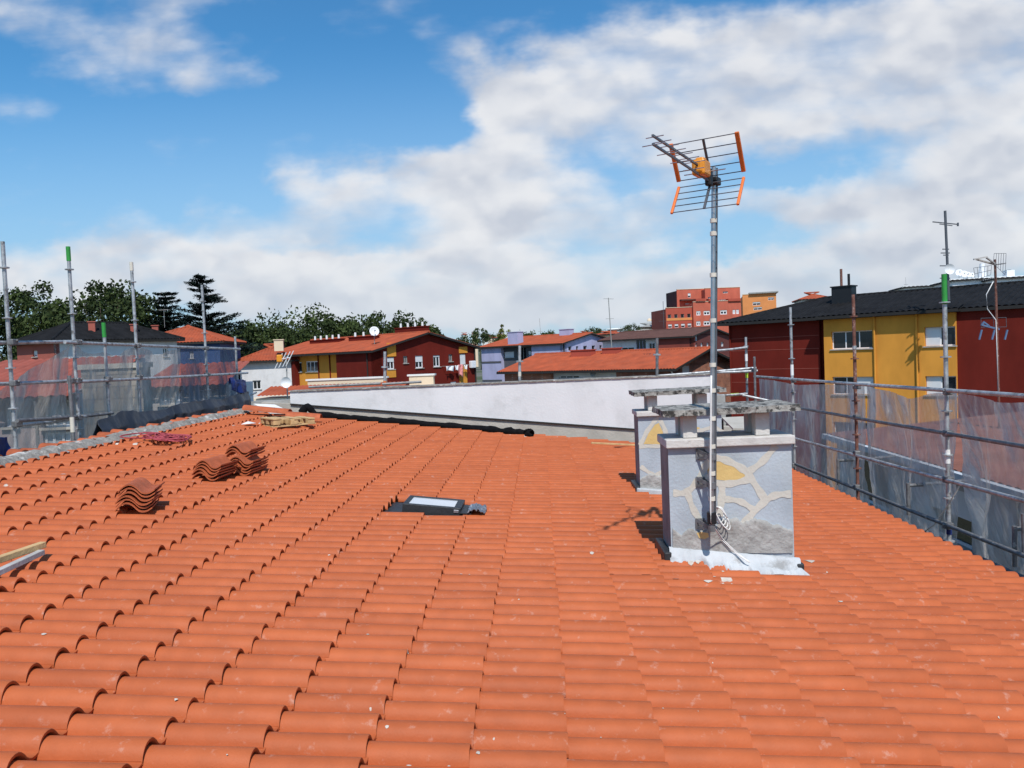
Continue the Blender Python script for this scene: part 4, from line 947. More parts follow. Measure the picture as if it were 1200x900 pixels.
GA, GB = R(49), R(-41)                           # the streets' grid: gable fronts and long fronts

# ---- the near house with the black roof, oxblood and ochre
F = Fac(*at(855, 420, 56).xy, R(-43)); b8 = thing('apartment_block', 'oxblood and ochre apartment block with black tiled roof on the right', 'building', (F.O.x, F.O.y, 0))
sL, sM, sR, sE = 0, F.sz(961, 420)[0], F.sz(1124, 420)[0], F.sz(1205, 420)[0] + 3; ze = CZ + 1.40; PRJ = .55
wall(b8, F, sL, sM, 0, ze, red_m); wall(b8, F, sR, sE, 0, ze, red_m, out=.35, name='wall')
Fy = Fac(*F.P(0, 0, PRJ).xy, R(-43))
zc1, zc2 = F.sz(1000, 388)[1], F.sz(1000, 409)[1]; flo = 2.85
wa = rect(Fy, 974, 389, 1022.5, 408); wb = rect(Fy, 1083, 382, 1127, 405); zt, zbm = wa[3], wa[2]
wa = (wa[0], wa[1], zbm, zt); wb = (wb[0], wb[1] - .5, zbm, zt); y0_, y1_ = Fy.sz(966, 420)[0], sR
wb = (wb[0], y1_ - .02, zbm, zt)
ops = []
for k in range(3): ops += [(wa[0], wa[1], wa[2] - flo * k, wa[3] - flo * k), (wb[0], wb[1], wb[2] - flo * k, wb[3] - flo * k)]
wall(b8, Fy, y0_, y1_, 0, ze, yel_m, ops, rev=.25, name='bay_wall', thick=PRJ - .01)
for i, o in enumerate(ops):
    if i % 2 == 0: window(b8, Fy, o, rev=.25, panes=3, fw=.06)
    else:
        w_ = window(b8, Fy, o, rev=.25, panes=2, fw=.07); h_ = (o[0], (o[0] + o[1]) / 2, o[2], o[3]); MB().box(Fy.P((h_[0] + h_[1]) / 2, (h_[2] + h_[3]) / 2, -.17), (h_[1] - h_[0] - .06, .03, h_[3] - h_[2] - .04), F.ang).build('shutter', shutter_m, w_)
    if i == 2: MB().box(Fy.P((o[0] + o[1]) / 2 + .7, (o[2] + o[3]) / 2, -.17), ((o[1] - o[0]) * .42, .03, o[3] - o[2] - .05), F.ang).build('shutter', shutter_m, b8)
for px in (1025.5, 1075): s_ = Fy.sz(px, 410)[0]; MB().tube(Fy.P(s_, 0, .09), Fy.P(s_, ze - .05, .09), .06, 8).build('downpipe', yel_m, b8, smooth='auto')
for dz in (1.15, 2.0, 3.3, 4.2): MB().box(F.P((sL + sM) / 2, ze - dz, .006), (sM - sL - .1, .014, .025), F.ang).build('render_joint', pinkred_m, b8)
s_ = F.sz(857, 420)[0]; MB().tube(F.P(s_ - .02, 0, .08), F.P(s_ - .02, ze - .2, .08), .06, 8).build('downpipe', red_m, b8, smooth='auto')
block(b8, F, sL, sE + 6, 11, 0, ze - .02, red_m, .3)
hip_roof(b8, F, sL, sE + 6, 11, ze + .0, ze + 1.5, blackroof_m, .6, .34, .05, hip=5.2)
eb = MB(); bx0, bx1 = Fy.P(y0_ - .3, ze + .02, .55), Fy.P(y1_ + .3, ze + .02, .55); roof_slope(eb, bx0, bx1, -F.n * 1.3 + Vector((0, 0, .36)), pitch=.34, amp=.05); eb.add([bx0 - Vector((0, 0, .02)), bx1 - Vector((0, 0, .02)), bx1 - Vector((0, 0, .2)), bx0 - Vector((0, 0, .2)), Fy.P(y0_ - .3, ze - .18, -.7), Fy.P(y1_ + .3, ze - .18, -.7)], [(0, 1, 2, 3), (3, 2, 5, 4)], 1); eb.build('bay_eave', [blackroof_m, fascia_m], b8)
cs = at(989, 348, 54); cs.z = ze + 1.15; roof_stack(b8, (cs.x, cs.y, cs.z + .2), (1.35, .8, 1.35), F.ang, black_m)
for dx, h, r, m in ((-.15, 1.0, .09, rust_m), (.35, .65, .09, black_m)): MB().tube((cs.x + dx, cs.y, cs.z + .85), (cs.x + dx, cs.y, cs.z + 1.1 + h), r, 8).build('flue', m, b8, smooth='auto')

# ---- grid houses with a long front to the left and a gable to the right of one corner
def grid_house(name, label, cpx, Y, lpx, rpx, ze, zr, wm, gm, rm, over=.4, pitch=.24, amp=.03, depth=None, rear=None):
    c = at(cpx, 420, Y); FL = Fac(c.x, c.y, GB); FG = Fac(c.x, c.y, GA); t = thing(name, label, 'building', (c.x, c.y, 0))
    sl_ = FL.sz(lpx, 410)[0]; gd = depth or FG.sz(rpx, 410)[0]
    gable_roof(t, FL, sl_, 0, gd, ze, zr, rm, over, pitch, amp)
    b = MB(); q = []
    for s, o in ((sl_, -1.0), (-.36, -1.0), (-.36, -gd), (sl_, -gd)): q.append(FL.P(s, 0, o))
    q += [Vector((p.x, p.y, ze - .05)) for p in q]; b.hexa(q); b.add([FL.P(sl_, ze - .05, -.36), FL.P(sl_, ze - .05, -gd), FL.P(sl_, zr - .25, -gd / 2)], [(0, 1, 2)]); b.build('rear_walls', rear or wm, t)
    return t, FL, FG, sl_, gd
t, FL, FG, sl_, gd = grid_house('apartment_block', 'oxblood and ochre house with clay roof, washing and a white dish, left of centre', 437, 70, 306, 557, CZ + .74, CZ + 2.25, red_m, red_m, clayroof_m)
ze, zr = CZ + .74, CZ + 2.25
ya, yb = FL.sz(345, 425)[0], FL.sz(394, 425)[0]
FLy = Fac(*FL.P(0, 0, -.5).xy, GB)
wall(t, FL, sl_, ya, 0, ze, red_m, thick=.98); wall(t, FL, yb, 0, 0, ze, red_m, thick=.98)
o1, o2, o3 = rect(FLy, 346, 424.5, 354, 436), rect(FLy, 358.5, 423.5, 373, 435.5), rect(FLy, 390, 422, 393.5, 437)
wall(t, FLy, ya, yb, 0, ze, yel_m, [o1, o2], name='bay_wall', rev=.12)
for o, p in ((o1, 2), (o2, 3)): window(t, FLy, o, rev=.12, panes=p, fw=.1)
for px in (373.5, 387): s_ = FLy.sz(px, 425)[0]; MB().tube(FLy.P(s_, 2, .06), FLy.P(s_, ze - .1, .06), .07, 7).build('downpipe', red_m, t)
wv = [rect(FG, 453.5, 419, 462.5, 432.5), rect(FG, 472.5, 417.5, 478, 425.5), rect(FG, 486.5, 417, 496, 431), rect(FG, 507.5, 416.5, 516, 429.5), rect(FG, 525.5, 415.3, 530.5, 423.5), rect(FG, 538.8, 415, 546, 427)]
lowv = [rect(FG, 528, 447.5, 535, 452)]
wall(t, FG, 0, gd, 0, ze, red_m, wv + lowv, gable=(gd / 2, zr - .15), name='gable_wall', rev=.15)
for i, o in enumerate(wv): window(t, FG, o, rev=.15, panes=2 if i in (0, 2, 3) else (2 if i in (1, 4) else 1), shut=(.38, 0, .5, .15, 0, .97)[i], fw=.1, fm=frame_m if i not in (1, 4) else grey_m)
window(t, FG, lowv[0], rev=.15, shut=.5)
for (xa, xb, segs) in ((453, 464.0, ((402, 417.5), (433.5, 442))), (537.5, 547.5, ((406.5, 413.5), (428, 449)))):
    for ya_, yb_ in segs: r_ = rect(FG, xa, ya_, xb, yb_); MB().box(FG.P((r_[0] + r_[1]) / 2, (r_[2] + r_[3]) / 2, .02), (r_[1] - r_[0], .05, r_[3] - r_[2]), GA).build('ochre_panel', yel_m, t)
p = FL.P(-7.5, CZ + 1.75, -gd * .36); roof_stack(t, (p.x, p.y, p.z), (4.2, .7, .75), GB, red_m, 3); p = FL.P(-14, CZ + 1.7, -gd * .36); roof_stack(t, (p.x, p.y, p.z), (5.5, .7, .75), GB, red_m, 5)
p = FL.P(-4, CZ + 2.4, -gd * .62); roof_stack(t, (p.x, p.y, p.z), (4.5, .7, .9), GB, red_m, 4)
s_ = FL.sz(431, 425)[0]; MB().tube(FL.P(s_, 2, .07), FL.P(s_, ze - .1, .07), .06, 7).build('downpipe', fascia_m, t); s_ = FG.sz(556, 425)[0]; MB().tube(FG.P(s_, 2, .07), FG.P(s_, ze - .1, .07), .08, 7).build('downpipe', fascia_m, t)
r_ = rect(FG, 549.5, 423, 555, 431); MB().box(FG.P((r_[0] + r_[1]) / 2, (r_[2] + r_[3]) / 2, .2), (r_[1] - r_[0], .4, r_[3] - r_[2]), GA).build('air_conditioner', frame_m, t, bevel=.05)
# washing under its windows
for lab, xa, ya_, xb, yb_, m in (('white sheet hung on the line under the gable windows', 519, 429.5, 528.5, 434.5, frame_m), ('pink and white cloth hung on the line under the gable windows', 533, 427.5, 539.5, 441, pink_m), ('white shirt on the line beside the pink cloth', 529.5, 428.5, 533.5, 434, frame_m), ('white towel on the line right of the pink cloth', 540, 428, 544, 433, cable_m)):
    r_ = rect(FG, xa, ya_, xb, yb_); 
    def P(u, v, r_=r_): return FG.P(r_[0] + (r_[1] - r_[0]) * u, r_[3] + (r_[2] - r_[3]) * v * (1 - .15 * math.sin(u * 5)), .45 + .07 * math.sin(u * 9 + v * 2))
    sheet('washing', lab, 'washing', P, 14, 10, m, None, .02)
ln_ = MB(); a0, a1 = FG.sz(518, 429.3), FG.sz(546, 427.5); ln_.tube(FG.P(a0[0], a0[1], .45), FG.P(a1[0], a0[1], .45), .02, 5); ln_.tube(FG.P(a0[0], a0[1], .45), FG.P(a0[0], a0[1], 0), .02, 5); ln_.tube(FG.P(a1[0], a0[1], .45), FG.P(a1[0], a0[1], 0), .02, 5); ln_.build('washing_line', grey_m, t)
def dish(label, c, r, nd, mast_to, m=frame_m):
    t = thing('satellite_dish', label, 'satellite dish', mast_to); nd = Vector(nd).normalized(); q = nd.to_track_quat('Z', 'Y'); b = MB(); K, n = 5, 20
    for k in range(K + 1):
        rr = r * k / K
        for i in range(n): a = 2 * math.pi * i / n; b.v.append(tuple(Vector(c) + q @ Vector((rr * math.cos(a), rr * math.sin(a), .22 * rr * rr / r))))
    b.f = [(k * n + i, k * n + (i + 1) % n, (k + 1) * n + (i + 1) % n, (k + 1) * n + i) for k in range(K) for i in range(n)]; b.m = [0] * len(b.f)
    o = b.build('reflector', m, t, smooth=True); o.modifiers.new('thick', 'SOLIDIFY').thickness = .02
    cc = Vector(c); MB().tube(cc - q @ Vector((0, 0, .05)), Vector((cc.x - nd.x * .2, cc.y - nd.y * .2, mast_to[2])), .03, 8).build('mast', grey_m, t); lb = MB(); lb.tube(cc + q @ Vector((0, -r * .95, .1)), cc + q @ Vector((0, -r * .15, r * .95)), .015, 6); lb.box(cc + q @ Vector((0, -r * .1, r)), (.1, .1, .1)); lb.build('feed_arm', aludk_m, t)
p = at(438.5, 388.5, 73); dish('large white satellite dish on the clay roof by the red stacks', p, .46, (.35, -.9, .25), (p.x, p.y, CZ + 1.2))
# low terrace in front of that house
c = at(420, 450, 46); tt = thing('terrace_house', 'low terrace with cream parapet and clay tiled strip below the oxblood house', 'house', (c.x, c.y, 0)); FT = Fac(c.x, c.y, R(-6))
for nm, (x0_, y0_, x1_, y1_), m, dz in (('parapet', (360, 446.5, 452, 453), cream_w_m, 0), ('parapet', (479, 441, 508, 453), cream_w_m, 0)):
    r_ = rect(FT, x0_, y0_, x1_, y1_); MB().box(FT.P((r_[0] + r_[1]) / 2, (r_[3] + 4) / 2, -.2), (r_[1] - r_[0], .3, r_[3] - 4), FT.ang).build(nm, m, tt); MB().box(FT.P((r_[0] + r_[1]) / 2, r_[3] + .05, -.2), (r_[1] - r_[0] + .2, .42, .1), FT.ang).build('coping', offwhite_m, tt)
zz = FT.sz(400, 452)[1]; e0, e1 = FT.P(FT.sz(318, 452)[0], zz - .35, 2.2), FT.P(FT.sz(480, 452)[0], zz - .35, 2.2); rb = MB(); roof_slope(rb, e0, e1, -FT.n * 2.0 + Vector((0, 0, .45))); rb.build('roof', clayroof_m, tt)
block(tt, FT, FT.sz(300, 452)[0], FT.sz(520, 452)[0], 8, 0, zz - .5, cream_w_m, -2.0, 'wall')
pa_ = thing('rooftop_aerial', 'old yagi aerial with small white dish over the left end of the white wall', 'antenna', at(336, 468, 42)); a, b_ = at(337, 470, 42), at(335.5, 417, 42); MB().tube(a, b_, .035, 8).build('mast', grey_m, pa_)
yb_ = MB(); yb_.tube(at(326, 422, 42), at(339, 419, 41.5), .03, 6)
for f in (0, .35, .7, 1.0): c_ = at(326, 422, 42).lerp(at(339, 419, 41.5), f); yb_.tube(c_ + Vector((.25, 0, .35)), c_ + Vector((-.2, 0, -.45)), .022, 6)
yb_.build('yagi', frame_m, pa_); MB().box(at(328, 420, 41.9), (.3, .3, .4)).build('dipole_box', orangebox_m, pa_, bevel=.05)
db = MB(); c_ = at(336, 448, 41.6); n = 18
db.v = [tuple(c_ + Vector((.29 * k / 4 * math.cos(2 * math.pi * i / n), -.12 * (k / 4) ** 2, .29 * k / 4 * math.sin(2 * math.pi * i / n)))) for k in range(5) for i in range(n)]
db.f = [(k * n + i, k * n + (i + 1) % n, (k + 1) * n + (i + 1) % n, (k + 1) * n + i) for k in range(4) for i in range(n)]; db.m = [0] * len(db.f); db.build('dish', frame_m, pa_, smooth=True)

# ---- lilac house
ze, zr = CZ + 1.6, CZ + 3.9
c = at(659, 420, 105); ze = at(657, 401.5, 105).z; zr = at(689, 390, 109).z
t, FL, FG, sl_, gd = grid_house('apartment_block', 'lilac house with dark grey bay and clay roof, right of the oxblood gable', 659, 105, 564, 723, ze, zr, lilac_m, lilac_m, clayroof_m)
ya, yb = FL.sz(587, 415)[0], FL.sz(623, 415)[0]; wall(t, FL, sl_, ya, 0, ze, lilac_m, thick=.98); wall(t, FL, yb, 0, 0, ze, lilac_m, thick=.98); FLy = Fac(*FL.P(0, 0, -.6).xy, GB)
os_ = [rect(FLy, 591, 412.5, 602.5, 419), rect(FLy, 619, 411.5, 622.5, 418), rect(FLy, 587, 413, 589.5, 419.5)]; oc = rect(FLy, 605.5, 407, 617, 424); wall(t, FLy, ya, yb, 0, ze, dgrey_m, os_[:2] + [oc], name='bay_wall', rev=.15)
window(t, FLy, os_[0], shut=.95, rev=.15); window(t, FLy, os_[1], shut=.6, rev=.15); window(t, FLy, oc, rev=.15, panes=3, fm=grey_m)
for py in (424.5, 446): s0_ = FL.sz(575, py); MB().box(FL.P((sl_ + ya) / 2, s0_[1], .02), (ya - sl_, .06, .25), GB).build('band', dgrey_m, t)
wg = [rect(FG, x, 406.3 - (x - 660) * .04, x + w_, 411 - (x - 660) * .04) for x, w_ in ((666, 4), (675, 3), (683.5, 4.5), (693.5, 4), (702.5, 3), (710, 5))]; wall(t, FG, 0, gd, 0, ze, lilac_m, wg, gable=(gd / 2, zr - .15), name='gable_wall', rev=.2)
for o in wg: window(t, FG, o, panes=1, sill=False, fm=grey_m)
s_ = FG.sz(660.5, 410)[0]; MB().tube(FG.P(s_, 2, .08), FG.P(s_, ze, .08), .09, 7).build('downpipe', fascia_m, t)
for px, py, Y, w_, h_ in ((604, 395, 112, 1.9, 1.7), (664, 391.5, 112, 1.7, 1.6)): p = at(px, py, Y); roof_stack(t, (p.x, p.y, p.z - h_ * .2), (w_, 1.2, h_ * 1.2), GB, lilac_m)
def yagi_mast(label, base, top, m, arms, name='rooftop_aerial'):
    t = thing(name, label, 'antenna', base); MB().tube(base, top, .035 * max(.5, min(3, (Vector(top) - Vector(base)).length / 4)), 7).build('mast', m, t)
    for (f, l, d, n) in arms:
        c_ = Vector(base).lerp(Vector(top), f); dv = Vector(d).normalized(); b = MB(); b.beam(c_ - dv * l * .5, c_ + dv * l * .5, .05, .05); pv = Vector((-dv.y, dv.x, 0)) if abs(dv.z) < .5 else Vector((1, 0, 0))
        for i in range(n): q_ = c_ + dv * l * ((i / max(1, n - 1)) - .5); b.tube(q_ - pv * .22, q_ + pv * .22, .018, 5)
        b.build('yagi', m, t)
    return t
yagi_mast('tall thin aerial with two yagis above the lilac gable', at(717, 410, 100), at(713, 349, 100), grey_m, [(.98, 1.2, (1, .1, -.06), 4), (.6, .9, (1, .3, 0), 2)])
yagi_mast('thin whip aerial on the far side of the lilac roof', at(634, 395, 118), at(632, 373, 118), grey_m, [(.3, .7, (1, 0, 0), 2)])

# ---- brick house with the low clay roof
ze, zr = at(788, 429.8, 58).z, at(836, 407.5, 61).z
t, FL, FG, sl_, gd = grid_house('brick_house', 'low old brick house with wide clay tiled roof just beyond the white wall', 788, 58, 590, 856, ze, zr, brick_m, brick_m, clayroof_m, over=.5, pitch=.26, amp=.04, depth=9.5)
ya, yb = FL.sz(645, 440)[0], FL.sz(722, 436)[0]; wall(t, FL, sl_, ya, 0, ze, brick_m, thick=.98); wall(t, FL, yb, 0, 0, ze, bandbrick_m, thick=.98); FLy = Fac(*FL.P(0, 0, -.4).xy, GB)
oo = [rect(FLy, 655.5, 440, 678.5, 443.5)]; wall(t, FLy, ya, yb, 0, ze, white_m, oo, name='bay_wall', rev=.15); window(t, FLy, oo[0], rev=.15, panes=3, shut=.3)
dw = rect(FG, 799.5, 427, 809, 442); wall(t, FG, 0, gd, 0, ze, brick_m, [dw], gable=(gd / 2, zr - .15), name='gable_wall', rev=.12); MB().box(FG.P((dw[0] + dw[1]) / 2, (dw[2] + dw[3]) / 2, -.1), (dw[1] - dw[0], .05, dw[3] - dw[2]), GA).build('white_panel', white_m, t)
p = FL.P(-11.2, zr - .35, -gd * .40); roof_stack(t, (p.x, p.y, p.z + .15), (2.2, .7, .8), GB, red2_m); p = FL.P(-8.5, zr - .3, -gd * .45); roof_stack(t, (p.x, p.y, p.z + .2), (1.6, .6, .7), GB, red2_m)
MB().box(FL.P(-4.5, zr - .33, -gd * .40), (.8, .6, .12), GB).build('roof_hatch', lead_m, t)
r_ = FL.sz(789, 436)[0]; MB().path([FL.P(r_ - .1, ze - .1, .3), FL.P(r_, ze - .5, .1), FL.P(r_ + .1, ze - .9, .05), FL.P(r_ + .1, 2, .05)], .06, 7).build('downpipe', cable_m, t)
dish('small dark satellite dish on the white bay of the low brick house', FLy.P(FLy.sz(700, 437)[0], FLy.sz(700, 437)[1], .5), .3, (-.6, -.7, .3), tuple(FLy.P(FLy.sz(700, 437)[0], FLy.sz(700, 442)[1], .4)), grey_m)

# ---- brown roofed house
ze, zr = at(811, 393, 100).z, at(832, 383.5, 104).z
t, FL, FG, sl_, gd = grid_house('apartment_block', 'dark red house with brown roof and white bay under the brick towers', 811, 100, 705, 858, ze, zr, red2_m, red_m, brownroof_m, depth=10)
ya, yb = FL.sz(722, 405)[0], FL.sz(770, 405)[0]; wall(t, FL, yb, 0, 0, ze, M('dark_red_render', (.24, .05, .035), .85, .1, .6), thick=.98); FLy = Fac(*FL.P(0, 0, -.3).xy, GB)
oa, ob, oc2 = rect(FLy, 728, 405, 743, 410), rect(FLy, 745, 397, 757, 409), rect(FLy, 760, 402, 767.5, 409); wall(t, FLy, sl_, yb, 0, ze, white_m, [oa, ob, oc2], name='bay_wall', rev=.15)
window(t, FLy, oa, rev=.15, shut=.5); window(t, FLy, ob, rev=.15, panes=3, fm=lilac_m); window(t, FLy, oc2, rev=.15)
wg = [rect(FG, x, 402 - (x - 815) * .04, x + w_, 407 - (x - 815) * .04) for x, w_ in ((813, 4), (821, 3), (828, 3), (838, 3), (845, 3.5))] + [rect(FG, 813, 392, 818, 399)]; wall(t, FG, 0, gd, 0, ze, M('dark_red_gable', (.13, .035, .03), .85, .1, .6), wg, gable=(gd / 2, zr - .15), name='gable_wall')
for o in wg: window(t, FG, o, panes=1, glass=curtain_m, sill=False)

# ---- brick tower blocks far behind
def tower(name, label, F, s0, s1, depth, z0, z1, m, wins, rev=.25, parapet=True, sidem=None):
    t = thing(name, label, 'building', (F.P(s0, 0).x, F.P(s0, 0).y, 0)); wall(t, F, s0, s1, z0, z1, m, wins, rev=rev)
    b = MB(); q = [F.P(s0, z0, -.31), F.P(s1, z0, -.31), F.P(s1, z0, -depth), F.P(s0, z0, -depth)]; q += [Vector((p.x, p.y, z1 - .3)) for p in q]; b.hexa(q).build('rear_walls', sidem or m, t)
    if parapet: MB().box(F.P((s0 + s1) / 2, z1 + .06, -.15), (s1 - s0 + .1, .5, .12), F.ang).build('coping', cream_w_m, t)
    return t
c = at(782, 400, 215); F7 = Fac(c.x, c.y, R(8))
def g7(x0, y0, x1, y1): return rect(F7, x0, y0, x1, y1)
row1 = [g7(782.5 + 7.6 * i, 368.6 - .3 * i, 786.5 + 7.6 * i, 373 - .3 * i) for i in range(4)]; row2 = [g7(783 + 7.6 * i, 380 - .35 * i, 787.5 + 7.6 * i, 384.3 - .35 * i) for i in range(4)]
a7 = g7(780, 361, 812, 400); t = tower('tower_block', 'dark brick tower block, left and lowest of the three red ones', F7, a7[0], a7[1], 14, 0, a7[3], red2_m, row1 + row2)
for o in row1: window(t, F7, o, panes=1, sill=False, glass=curtain_m if 0 else glass_m, fm=grey_m)
for o in row2: window(t, F7, o, panes=1, sill=False, shut=.5)
bb = g7(781, 372.5, 811, 375.5); MB().box(F7.P((bb[0] + bb[1]) / 2, (bb[2] + bb[3]) / 2, .04), (bb[1] - bb[0], .1, (bb[3] - bb[2]) * .7), F7.ang).build('brick_band', orange_r_m, t)
F7b = Fac(*F7.P(0, 0, .8).xy, R(8)); w2 = [rect(F7b, 816, 364.5, 821, 369.5), rect(F7b, 824.5, 364.5, 832, 369), rect(F7b, 844, 362.7, 852, 366.8), rect(F7b, 858.5, 361.5, 861.8, 365.8), rect(F7b, 862.6, 361.3, 866, 365.5), rect(F7b, 871, 360.8, 873.5, 364.7), rect(F7b, 874.2, 360.6, 876, 364.6), rect(F7b, 816, 376.5, 821, 381.5), rect(F7b, 824.5, 376, 832, 380), rect(F7b, 844.5, 374.5, 850, 378.5)]
w2 = [(a, b2, w2[0][2] if i < 7 else w2[7][2], w2[0][3] if i < 7 else w2[7][3]) for i, (a, b2, c2, d2) in enumerate(w2)]
a7 = rect(F7b, 812, 354, 880, 400); t = tower('tower_block', 'broad orange red brick tower block with rows of white windows', F7b, a7[0], a7[1], 14, 0, a7[3], red3_m, w2)
for o in w2: window(t, F7b, o, panes=2, sill=False, shut=.35, fw=.22)
for xa, xb in ((815, 828), (830, 842), (853, 878)):
    r_ = rect(F7b, xa, 352.5, xb, 400); MB().box(F7b.P((r_[0] + r_[1]) / 2, r_[3] + .2, -.6), (r_[1] - r_[0], 2.0, .7), F7b.ang).build('parapet', red2_m, t)
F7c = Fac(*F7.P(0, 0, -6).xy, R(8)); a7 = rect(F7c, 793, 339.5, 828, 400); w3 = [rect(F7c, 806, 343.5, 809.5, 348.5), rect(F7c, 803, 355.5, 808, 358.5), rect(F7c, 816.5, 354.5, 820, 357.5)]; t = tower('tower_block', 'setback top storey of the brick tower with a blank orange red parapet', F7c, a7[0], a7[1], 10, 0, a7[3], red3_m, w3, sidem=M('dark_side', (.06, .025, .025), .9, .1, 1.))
for o in w3: window(t, F7c, o, panes=1, sill=False, shut=.6)
r_ = rect(F7c, 796, 347.5, 824, 351); MB().box(F7c.P((r_[0] + r_[1]) / 2, r_[2], .9), (r_[1] - r_[0], 1.8, .35), F7c.ang).build('canopy', brownroof_m, t)
F7d = Fac(*F7.P(0, 0, -3).xy, R(8)); a7 = rect(F7d, 826, 338, 869, 400); w4 = [rect(F7d, 829.5, 348, 836, 350), rect(F7d, 843, 351, 851, 354.5), rect(F7d, 854, 350, 861, 353.5), rect(F7d, 847, 341.5, 853, 343.5)]; t = tower('tower_block', 'stepped orange red upper tower with flat cream edged terraces', F7d, a7[0], a7[1], 10, 0, a7[3], red3_m, w4)
for o in w4: window(t, F7d, o, panes=3, sill=False, shut=.2)
c = at(885, 380, 190); F7e = Fac(c.x, c.y, R(-12)); a7 = rect(F7e, 870, 345.5, 911, 400); w5 = [rect(F7e, 882, 354, 891, 357.5), rect(F7e, 900, 348.5, 907, 351.5), rect(F7e, 883, 360, 893, 363)]; t = tower('tower_block', 'orange apartment block with flat roof at the left tip of the black roof', F7e, a7[0], a7[1], 10, 0, a7[3], orange_r_m, w5)
for o in w5: window(t, F7e, o, panes=2, sill=False, shut=.4)
MB().box(F7e.P((a7[0] + a7[1]) / 2 + 1, a7[3] + .25, -4), (a7[1] - a7[0] - 1, 9.2, .3), F7e.ang).build('roof', grey_m, t)

def small_house(name, label, px0, px1, py_e, py_r, Y, wm, rm, ang=0., depth=7, wins=True, group=None, zb=0, n=3):
    c = at((px0 + px1) / 2, py_e, Y); F = Fac(c.x, c.y, ang); a, b_ = F.sz(px0, py_e)[0], F.sz(px1, py_e)[0]; ze = c.z; zr = at((px0 + px1) / 2, py_r, Y + depth / 2).z
    t = thing(name, label, 'house', (c.x, c.y, zb), group); h_ = min(1.3, (ze - zb) * .4); ops = [(a + (b_ - a) * (i + .3) / n, a + (b_ - a) * (i + .7) / n, ze - .5 - h_, ze - .5) for i in range(n)] if wins else []
    wall(t, F, a, b_, zb, ze, wm, ops); block(t, F, a, b_, depth, zb, ze - .03, wm, .3)
    for o in ops: window(t, F, o, panes=1, sill=False)
    if zr > ze + .1: hip_roof(t, F, a, b_, depth, ze, zr, rm, .4, .6, .04)
    else: MB().box(F.P((a + b_) / 2, ze + .1, -depth / 2), (b_ - a + .4, depth + .4, .25), ang).build('roof', rm, t)
    return t
small_house('penthouse', 'low clay roofed rooftop storey left of the black stack', 938, 973, 350, 342.5, 150, offwhite_m, clayroof_m, R(-10), 8)
small_house('penthouse', 'long low white rooftop behind the black ridge', 1060, 1104, 335, 336, 130, offwhite_m, offwhite_m, R(-10), 8, wins=False)
small_house('penthouse', 'white rooftop storey crowded with dishes behind the green tipped pole', 1116, 1160, 327, 327, 110, frame_m, offwhite_m, R(-10), 8, wins=False)
small_house('penthouse', 'white rooftop storey at the right edge of the frame', 1168, 1230, 324, 324, 105, frame_m, offwhite_m, R(-10), 8, wins=False)
for i, (px, py, r_) in enumerate(((1124, 320, .5), (1129.5, 321.5, .5), (1134, 322, .4), (1139, 322.5, .35))):
    p = at(px, py, 112); dish(('first', 'second', 'third', 'last')[i] + ' white dish from the left on the rooftop behind the green tipped pole', p, r_, (-.3, -.9, .3), (p.x, p.y, at(px, 329, 112).z))
vp = thing('roof_vent', 'white ventilation cowl standing between dishes and the dark aerial', 'vent', at(1151, 327, 111)); MB().tube(at(1151, 327, 111), at(1151, 309, 111), .55, 10, .3).build('cowl', frame_m, vp, smooth='auto')
vp = thing('roof_vent', 'white stub chimney on the rooftop at the right edge', 'vent', at(1181, 326, 107)); MB().box(at(1182, 323, 107), (1., 1., 1.4)).build('shaft', frame_m, vp); MB().box(at(1182, 318.4, 107), (.4, .4, .5)).build('pot', lead_m, vp)
# far skyline between lilac house and towers
sk_l = ['cream', 'white', 'pale clay roofed']
small_house('distant_house', 'flat white building on the skyline right of the thin aerial', 716, 728, 386, 385, 240, offwhite_m, offwhite_m, 0, 8, wins=False)
small_house('distant_house', 'grey roofed pavilion with a pale dome cupola on the skyline', 752, 771, 383, 378.5, 230, cream_w_m, grey_m, 0, 9)
dm = MB(); c_ = at(761, 376.5, 235); n = 12
for k in range(6):
    a_t = math.pi / 2 * k / 5
    for i in range(n): dm.v.append((c_.x + .75 * math.cos(a_t) * math.cos(2 * math.pi * i / n), c_.y + .75 * math.cos(a_t) * math.sin(2 * math.pi * i / n), c_.z + .9 * math.sin(a_t)))
dm.f = [(k * n + i, k * n + (i + 1) % n, (k + 1) * n + (i + 1) % n, (k + 1) * n + i) for k in range(5) for i in range(n)]; dm.m = [0] * len(dm.f); attach(dm.build('dome', cream_w_m, None, smooth=True), bpy.data.objects['distant_house.001'])
small_house('distant_house', 'long low grey roofed shed in front of the brick towers', 735, 781, 388.5, 386.5, 170, grey_m, concrete_m, 0, 8, wins=False)
small_house('distant_house', 'cream house with clay roof behind the brown ridge', 712, 736, 391, 388, 160, cream_w_m, clayroof_m, R(20), 8)
for i, (px, w_, py, Y, wm) in enumerate(((568, 7, 394, 620, offwhite_m), (556, 6, 391, 640, cream_w_m), (545, 5, 392, 700, offwhite_m), (576, 8, 396, 560, cream_w_m), (587, 6, 393, 660, offwhite_m), (688, 9, 390, 420, cream_w_m), (699, 8, 391, 400, offwhite_m), (675, 9, 393, 380, cream_w_m), (708, 7, 393, 360, cream_w_m), (619, 8, 394.5, 500, cream_w_m))):
    small_house('hillside_house', 'tiny pale house with clay roof among the trees of the far slope', px - w_ / 2, px + w_ / 2, py, py - 2.2, Y, wm, clayroof_m, R(15 * (i % 3) - 15), 9, group='houses on the far slope', n=2)

